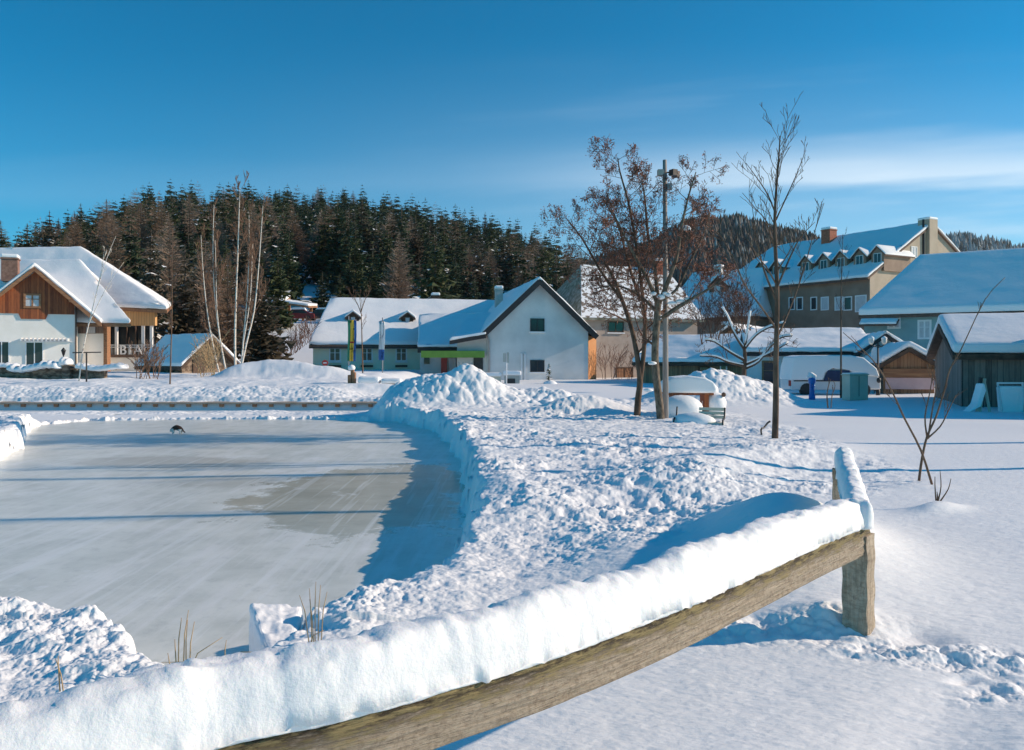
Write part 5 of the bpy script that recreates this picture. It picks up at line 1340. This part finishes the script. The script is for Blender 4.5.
# picnic table and benches
D = 23.5; t = thing('picnic_table', 'red brown picnic table carrying a deep loaf of snow behind the mast', 'table', P(690, 415, D))
mb = MB(); mb.box((-.75,-.4,.60),(.60,.4,.66)); mb.build('tabletop', 'redwood', t)
for x_ in (-.5, .42): mb = MB(); mb.box((x_-.06,-.3,-.2),(x_+.06,.3,.6)); mb.build('leg', 'redwood', t)
mb = MB(); mb.prism([(-.80,.665),(.64,.665),(.70,.78),(.60,.98),(.35,1.1),(-.1,1.16),(-.6,1.12),(-.82,.95),(-.86,.78)], -.46, .46, 'y'); o = mb.build('snow_cap', 'roofsnow', t); soften(o, .16, 3, .05)
t = thing('snowman_heap', 'rounded lump of snow with a dark spot beside the picnic table', 'snow lump', P(714, 412, D))
mb = MB(); mb.ell((0,0,.25),(.36,.36,.36),16,0,.04); mb.ell((-.1,.1,.62),(.26,.26,.24),14,0,.04); mb.build('body', 'roofsnow', t)
mb = MB(); mb.ell((.22,-.24,.52),(.07,.06,.07),8); mb.build('dark_spot', 'darkwood', t)
t = thing('snow_heap', 'smooth snow covered seat in front of the picnic table', 'snow lump', P(681, 412, 22.6))
mb = MB(); mb.ell((0,0,.12),(.62,.42,.36),18,0,.03); mb.build('body', 'roofsnow', t)
t = thing('park_bench', 'park bench buried in snow with its dark end frames showing below the picnic table', 'bench', P(700, 428, 20.6), -.35)
for x_ in (-.62, .60):
    mb = MB(); mb.tube(resample3([Vector(p) for p in ((x_,-.32,-.1),(x_,-.34,.18),(x_,-.18,.26),(x_,.05,.24),(x_,.14,.30),(x_,.24,.52))], 3), .024, 6); mb.build('end_frame', 'dmetal', t)
mb = MB()
for i in range(3): mb.box((-.05,.15+.035*i,.24+.1*i),(.62,.18+.035*i,.32+.1*i))
mb.build('backrest', 'greenbox', t)
mb = MB(); mb.box((-.6,-.3,.12),(.6,.1,.17)); mb.build('seat', 'greenbox', t)
mb = MB(); mb.ell((-.16,-.05,.16),(.56,.36,.24),16,0,.05); mb.build('snow_cover', 'roofsnow', t)
t = thing('park_bench', 'end of a sunken bench poking out of the snow left of the lone young tree', 'bench', P(763, 434, 17.6), -.4)
mb = MB(); mb.tube(resample3([Vector(p) for p in ((0,-.25,-.05),(-.02,-.2,.12),(.02,0,.14),(.09,.12,.24),(.14,.16,.27))], 3), .022, 6); mb.build('end_frame', 'dmetal', t)

# blue water post, box, van, lamp
D = 33.; t = thing('water_post', 'bright blue standpipe with a blob of snow on top', 'hydrant', P(812, 398, D))
mb = MB(); mb.lathe([(.13,-.1),(.13,.12),(.10,.18),(.10,.58),(.14,.62),(.15,.78),(.10,.84)], 14); mb.tube([(0,-.1,.5),(0,-.22,.5)], .05, 8); mb.build('body', 'blue', t)
mb = MB(); mb.ell((-.05,0,.94),(.15,.14,.13),12,0,.05); mb.ell((.07,0,.90),(.11,.11,.10),12); mb.ell((-.17,0,.88),(.08,.1,.05),10); mb.build('snow_cap', 'roofsnow', t)
D = 32.; t = thing('utility_box', 'grey green utility cabinet in front of the van', 'cabinet', P(855, 396, D), .35)
mb = MB(); mb.box((-.46,-.22,-.15),(.46,.22,.83)); mb.box((-.49,-.25,.834),(.49,.25,.88)); bevel(mb.build('cabinet', 'greenbox', t), .012)
mb = MB(); mb.box((-.02,-.232,0),(.0,-.222,.8)); mb.build('door_seam', 'dmetal', t)
mb = MB(); mb.box((-.46,-.23,.88),(.46,.23,.93)); bevel(mb.build('snow_cap', 'roofsnow', t), .03)
D = 36.; t = thing('van', 'white van almost buried under snow with one dark window cleared', 'van', P(791, 396, D), -.05)
L_ = 3.95; prof = [(0,.25),(-.02,.75),(.08,1.35),(.3,1.52),(3.1,1.50),(3.55,1.0),(3.95,.82),(3.98,.3)]
mb = MB(); mb.prism([(x, z) for x, z in prof], 0, 1.7, 'y'); bevel(mb.build('body', 'carpaint', t), .07, 3)
mb = MB(); mb.box((.12,-.022,.66),(2.2,-.003,.71)); mb.build('side_moulding', 'dmetal', t)
mb = MB(); pts = [(1.42,.70),(1.60,1.16),(2.55,1.16),(2.58,.95),(2.2,.90),(2.15,.68)]; mb.prism(pts, -.10, -.03, 'y'); mb.build('side_window', 'navy', t)
mb = MB(); mb.box((-.06,.02,.45),(.03,.2,.7)); mb.build('tail_light', 'redpaint', t)
for x_ in (.7, 3.2): mb = MB(); mb.prism([(x_+.30*math.cos(a_*math.pi/8), .28+.30*math.sin(a_*math.pi/8)) for a_ in range(16)], -.02, .2, 'y'); mb.build('wheel', 'dmetal', t)
mb = MB(); mb.ell((3.82,-.12,.72),(.10,.07,.13),8); mb.build('wing_mirror', 'dmetal', t)
mb = MB(); mb.prism([(-.06,.72),(1.40,.72),(1.58,1.2),(2.62,1.2),(2.66,.98),(3.9,.86),(3.75,1.25),(3.2,1.72),(2.6,1.84),(.5,1.84),(.12,1.76),(.0,1.3)], -.09, 1.7, 'y'); soften(mb.build('snow_cover', 'roofsnow', t), .07, 2, .03)
D = 36.; t = thing('street_lamp', 'dark lamp post with two round lanterns between the van and the kiosk', 'street lamp', P(878, 396, D))
hz_ = P(0, 344, D).z-t.location.z
mb = MB(); mb.lathe([(.09,-.2),(.09,.25),(.045,.32),(.04,hz_),(.02,hz_+.05)], 10); mb.tube(resample3([Vector((-.30,0,hz_-.02)), Vector((-.15,0,hz_-.12)), Vector((0,0,hz_-.05)), Vector((.15,0,hz_-.12)), Vector((.28,0,hz_-.02))], 3), .022, 6); mb.build('pole', 'dmetal', t)
for x_ in (-.30, .28):
    mb = MB(); mb.lathe([(.05,hz_-.02),(.11,hz_+.06),(.12,hz_+.22),(.05,hz_+.30)], 10, 0, (x_,0,0)); l_ = mb.build('lantern', 'lampglass', t)
    mb = MB(); mb.lathe([(.13,hz_+.22),(.12,hz_+.28),(.03,hz_+.36)], 10, 0, (x_,0,0)); mb.build('snow_cap', 'roofsnow', l_)
D = 38.5; t = thing('round_sign', 'white oval sign board beside the two lantern lamp post', 'sign', P(874.5, 370, D))
mb = MB(); mb.tube([(0,.02,-1.2),(0,.02,1.2)], .03, 6); mb.build('pole', 'metal', t)
mb = MB(); mb.prism([(.17*math.cos(a_*math.pi/10), .75+.36*math.sin(a_*math.pi/10)) for a_ in range(20)], -.04, 0, 'y'); mb.build('board', 'whitepaint', t)

# flags
def flag(label, u0, u1, v0, v1, D, bands, pole_side, grp='hanging flags before the long house'):
    a = P(u0, v0, D); b = P(u1, v1, D); t = thing('flag', label, 'flag', (a.x, D, gz(a.x, D)), 0, grp); w = b.x-a.x; z1 = a.z-t.location.z; z0 = b.z-t.location.z
    mb = MB(); mb.tube([(w*pole_side,.06,-.1),(w*pole_side,.06,z1+.25)], .035, 8); mb.tube([(0,.03,z1),(w,.03,z1)], .02, 6); mb.build('pole', 'metal', t)
    cl = MB(); nx, nz = 12, 16; mats = []
    for q in bands:
        if q[4] not in mats: mats.append(q[4])
    def pt(s_, r, bk): return (w*s_*(1-.06*r)+.02*math.sin(r*5), -.0+.035*math.sin(s_*9+r*2)+bk, z1+(z0-z1)*r-.02*s_)
    for (s0_, s1_, r0, r1_, mt) in bands:
        for i in range(4):
            for j in range(8):
                s_a = s0_+(s1_-s0_)*i/4; s_b = s0_+(s1_-s0_)*(i+1)/4; ra = r0+(r1_-r0)*j/8; rb = r0+(r1_-r0)*(j+1)/8
                cl.add([pt(s_a,ra,0),pt(s_b,ra,0),pt(s_b,rb,0),pt(s_a,rb,0)], [(0,1,2,3)], mats.index(mt), True)
    o = cl.build('cloth', mats, t)
    import bmesh
    bm = bmesh.new(); bm.from_mesh(o.data); bmesh.ops.remove_doubles(bm, verts=bm.verts, dist=.002); bm.to_mesh(o.data); bm.free()
    sol = o.modifiers.new('th', 'SOLIDIFY'); sol.thickness = .01; return t
flag('long hanging flag with green, yellow and blue upright stripes before the long house', 347.6, 356.4, 320, 361, 50, [(0,.28,0,1,'flaggreen'),(.28,.72,0,.52,'yellow'),(.28,.72,.52,.56,'redpaint'),(.28,.72,.56,1,'yellow'),(.72,1,0,1,'flagblue')], .1)
flag('long hanging flag, white above and blue at its foot, before the long house', 378.8, 384.8, 321.5, 360, 50, [(0,1,0,.72,'cloth'),(0,1,.72,1,'flagblue')], .6)
# small signs, posts
t = thing('sign_post', 'small round red road sign at the left corner of the long house', 'sign', P(325, 376, 58))
mb = MB(); mb.tube([(0,.05,-.4),(0,.05,1.0)], .03, 6); mb.build('pole', 'metal', t)
mb = MB(); mb.prism([(.22*math.cos(a_*math.pi/8), .95+.22*math.sin(a_*math.pi/8)) for a_ in range(16)], 0, .03, 'y'); mb.build('board', 'redpaint', t)
mb = MB(); mb.box((-.13,-.012,.91),(.13,-.002,.99)); mb.build('bar', 'whitepaint', t)
t = thing('snowy_post', 'carved orange wooden post with a cap of snow behind the boardwalk', 'post', P(352, 386, 36))
mb = MB(); mb.box((-.17,-.15,-.1),(.0,.12,.50)); mb.box((.02,-.14,-.1),(.17,.12,.62)); mb.box((-.05,-.1,.35),(.1,.1,.74)); bevel(mb.build('post', 'beamwood', t), .03)
mb = MB(); mb.ell((-.02,0,.82),(.17,.16,.14),12,0,.06); mb.build('snow_cap', 'roofsnow', t)
t = thing('garden_bench', 'long low wooden bench under pillows of snow behind the boardwalk', 'bench', P(381, 388, 36), .02)
mb = MB(); mb.box((-.98,-.25,.10),(.92,.25,.17)); mb.build('seat', 'redwood', t)
for x_ in (-.8, .75): mb = MB(); mb.box((x_-.05,-.2,-.3),(x_+.05,.2,.1)); mb.build('leg', 'redwood', t)
mb = MB(); mb.box((-.99,-.3,.175),(-.02,.3,.52)); mb.box((.0,-.28,.175),(.95,.28,.44)); soften(mb.build('snow_cap', 'roofsnow', t), .15, 2, .05)
D = 52.; t = thing('waste_bin_shelter', 'low grey bin shelter with a flat layer of snow in front of the white gable', 'bin shelter', P(486, 386, D))
mb = MB(); mb.box((-.9,0,-.2),(.95,.9,.62)); mb.box((-.05,-.02,-.2),(.0,-.003,.62)); mb.build('cabinet', 'greenbox', t)
mb = MB(); mb.box((-.98,-.08,.625),(1.0,.95,.86)); soften(mb.build('snow_cap', 'roofsnow', t), .08, 2, .03)
t = thing('waste_bin_shelter', 'small snow topped crate with a dark opening just left of the tiny snowy fir', 'bin shelter', P(512, 385, D))
mb = MB(); mb.box((-.5,0,-.2),(.5,.8,.62)); mb.build('cabinet', 'concrete', t); mb = MB(); mb.box((-.3,-.02,.0),(.2,-.003,.42)); mb.build('opening', 'dmetal', t)
mb = MB(); mb.box((-.58,-.08,.625),(.6,.85,.92)); soften(mb.build('snow_cap', 'roofsnow', t), .09, 2, .03)
t = thing('sign_post', 'grey pole with a small notice board in front of the white gable', 'sign', P(506.5, 386, 50))
mb = MB(); mb.tube([(0,.05,-.2),(0,.05,2.1)], .035, 8); mb.build('pole', 'whitepaint', t)
mb = MB(); mb.box((-.22,0,1.5),(-.04,.03,2.05)); mb.box((.02,0,1.45),(.16,.03,2.1)); mb.build('board', 'concrete', t)
# tiny fir before the white house
t = thing('fir_tree', 'tiny snowy fir tree standing before the white gable wall', 'fir', P(549, 386, 52))
mb = MB(); mb.tube([(0,0,-.2),(0,0,1.5)], [.04,.01], 6); mb.build('trunk', 'trunk', t)
mb = MB(); mb.keepn = True
for i in range(90):
    z = .15+1.3*rnd.random(); a_ = rnd.random()*6.28; r_ = .62*(1-z/1.6); A_ = Vector((0,0,z)); B_ = Vector((r_*math.cos(a_), r_*math.sin(a_), z-.1)); s_ = Vector((-math.sin(a_), math.cos(a_), 0))*.08
    mb.add([A_, (A_+B_)/2+s_, B_, (A_+B_)/2-s_], [(0,1,2,3)], 1 if rnd.random() < .35 else 0)
mb.build('crown', ['spruce2', 'roofsnow'], t)
mb = MB(); mb.ell((.05,-.3,.05),(.5,.35,.35),12,0,.1); mb.build('snow_mound', 'roofsnow', t)
# boards leaning in front of the shed
D = 25.; t = thing('folding_board', 'grey folded trestle standing in drifted snow before the shed', 'trestle', P(985, 410, D), .1)
mb = MB(); mb.beam((-.22,0,-.05),(.02,.1,.98),.16,.05); mb.beam((.12,-.05,-.05),(.03,.1,.98),.10,.05); mb.build('frame', 'greenbox', t)
mb = MB(); mb.beam((-.12,.05,.1),(.0,.12,1.0),.05,.4); mb.build('panel', 'dmetal', t)
mb = MB(); mb.prism([(-.75,-.1),(-.28,.12),(-.1,.62),(-.16,.84),(-.24,.84),(-.30,.6),(-.42,.2)], -.22, .12, 'y'); soften(mb.build('snow_drift', 'roofsnow', t), .08, 2, .03)
t = thing('framed_board', 'framed chest seat holding a block of snow beside the shed wall', 'seat', P(1012, 410, D), -.05)
mb = MB(); mb.beam((-.30,0,-.05),(-.38,.1,.82),.05,.05); mb.beam((.42,0,-.05),(.38,.1,.82),.05,.05); mb.beam((-.40,.1,.84),(.40,.1,.84),.05,.05); mb.build('frame', 'whitepaint', t)
mb = MB(); mb.prism([(-.28,-.1),(.42,-.1),(.38,.74),(-.34,.74)], .04, .3, 'y'); soften(mb.build('snow_block', 'roofsnow', t), .06, 2, .03)

# house glimpsed on the slope
x, y = xy(474, 130); z = gz(x, y)
hz2, a_, b_, c_ = gable_house('hillside_house', 'small grey gabled house glimpsed between the trees above the connector roof', (x-3.2, y), (x+3.2, y+.5), 8, z, P(0,312,130).z, P(0,302,130).z, 'greywood', 'darkwood', .6, .6, .3)
window(hz2, 2.2, 1.6, .9, 1.0, 0, 'whitepaint', 'glass'); window(hz2, 4.3, 1.6, .9, 1.0, 0, 'whitepaint', 'glass')

# ---- the cat on the ice
cx, cy = pw(176.5, 434.2, ICE); t = thing('cat', 'brown and white cat stooping with its nose to the pond ice', 'cat', (cx, cy, ICE), 0)
t['label'] = 'brown and white cat crouching head down on the pond ice'
def skin(name, verts, edges, radii, mats, parent, root_i=0, lev=2):
    me = bpy.data.meshes.new(name); me.from_pydata(verts, edges, []); o = bpy.data.objects.new(name, me); COL.objects.link(o)
    for m_ in mats: me.materials.append(M[m_])
    sk = o.modifiers.new('skin', 'SKIN'); sk.use_smooth_shade = True
    for i, r in enumerate(radii): me.skin_vertices[0].data[i].radius = (r, r)
    me.skin_vertices[0].data[root_i].use_root = True
    s = o.modifiers.new('sub', 'SUBSURF'); s.levels = lev; s.render_levels = lev
    dg = bpy.context.evaluated_depsgraph_get(); dg.update(); m2 = bpy.data.meshes.new_from_object(o.evaluated_get(dg)); bpy.data.objects.remove(o)
    o = bpy.data.objects.new(name, m2); COL.objects.link(o); o.parent = parent; return o
V_ = [(.09,0,.20),(.03,0,.225),(-.05,0,.22),(-.11,0,.195),(-.15,-.005,.15),(-.17,-.01,.115),(-.205,-.01,.08),   # spine to muzzle
      (.17,0,.17),(.21,.01,.12),(.25,.02,.08),(.28,.03,.05),                                               # rump and tail
      (-.10,.045,.13),(-.11,.05,.06),(-.13,.05,.012),(-.10,-.045,.13),(-.10,-.05,.06),(-.12,-.05,.012),     # fore legs
      (.12,.05,.14),(.155,.055,.075),(.12,.055,.012),(.12,-.05,.14),(.15,-.055,.075),(.11,-.055,.012)]
E_ = [(0,1),(1,2),(2,3),(3,4),(4,5),(5,6),(0,7),(7,8),(8,9),(9,10),(3,11),(11,12),(12,13),(3,14),(14,15),(15,16),(0,17),(17,18),(18,19),(0,20),(20,21),(21,22)]
Rr_ = [.095,.10,.095,.08,.055,.06,.03,.07,.024,.02,.018,.035,.02,.018,.035,.02,.018,.05,.026,.018,.05,.026,.018]
o = skin('body', V_, E_, Rr_, ['furdark', 'furwhite'], t)
for p in o.data.polygons:
    c = p.center; w = (c.z < .15 and -.2 < c.x < .2) or (c.x < -.06 and c.z < .19 and c.x > -.17) or (c.x > .10 and c.z < .17 and c.x < .19)
    p.material_index = 1 if w else 0
for s_ in (-1, 1):
    mb = MB(); mb.add([(-.175,s_*.02-.012,.15),(-.165,s_*.035,.145),(-.155,s_*.01,.155),(-.165,s_*.035-.002,.19)], [(0,1,3),(1,2,3),(2,0,3),(0,2,1)]); mb.build('ear', 'furdark', t)
t.scale = (.82, .82, .82)
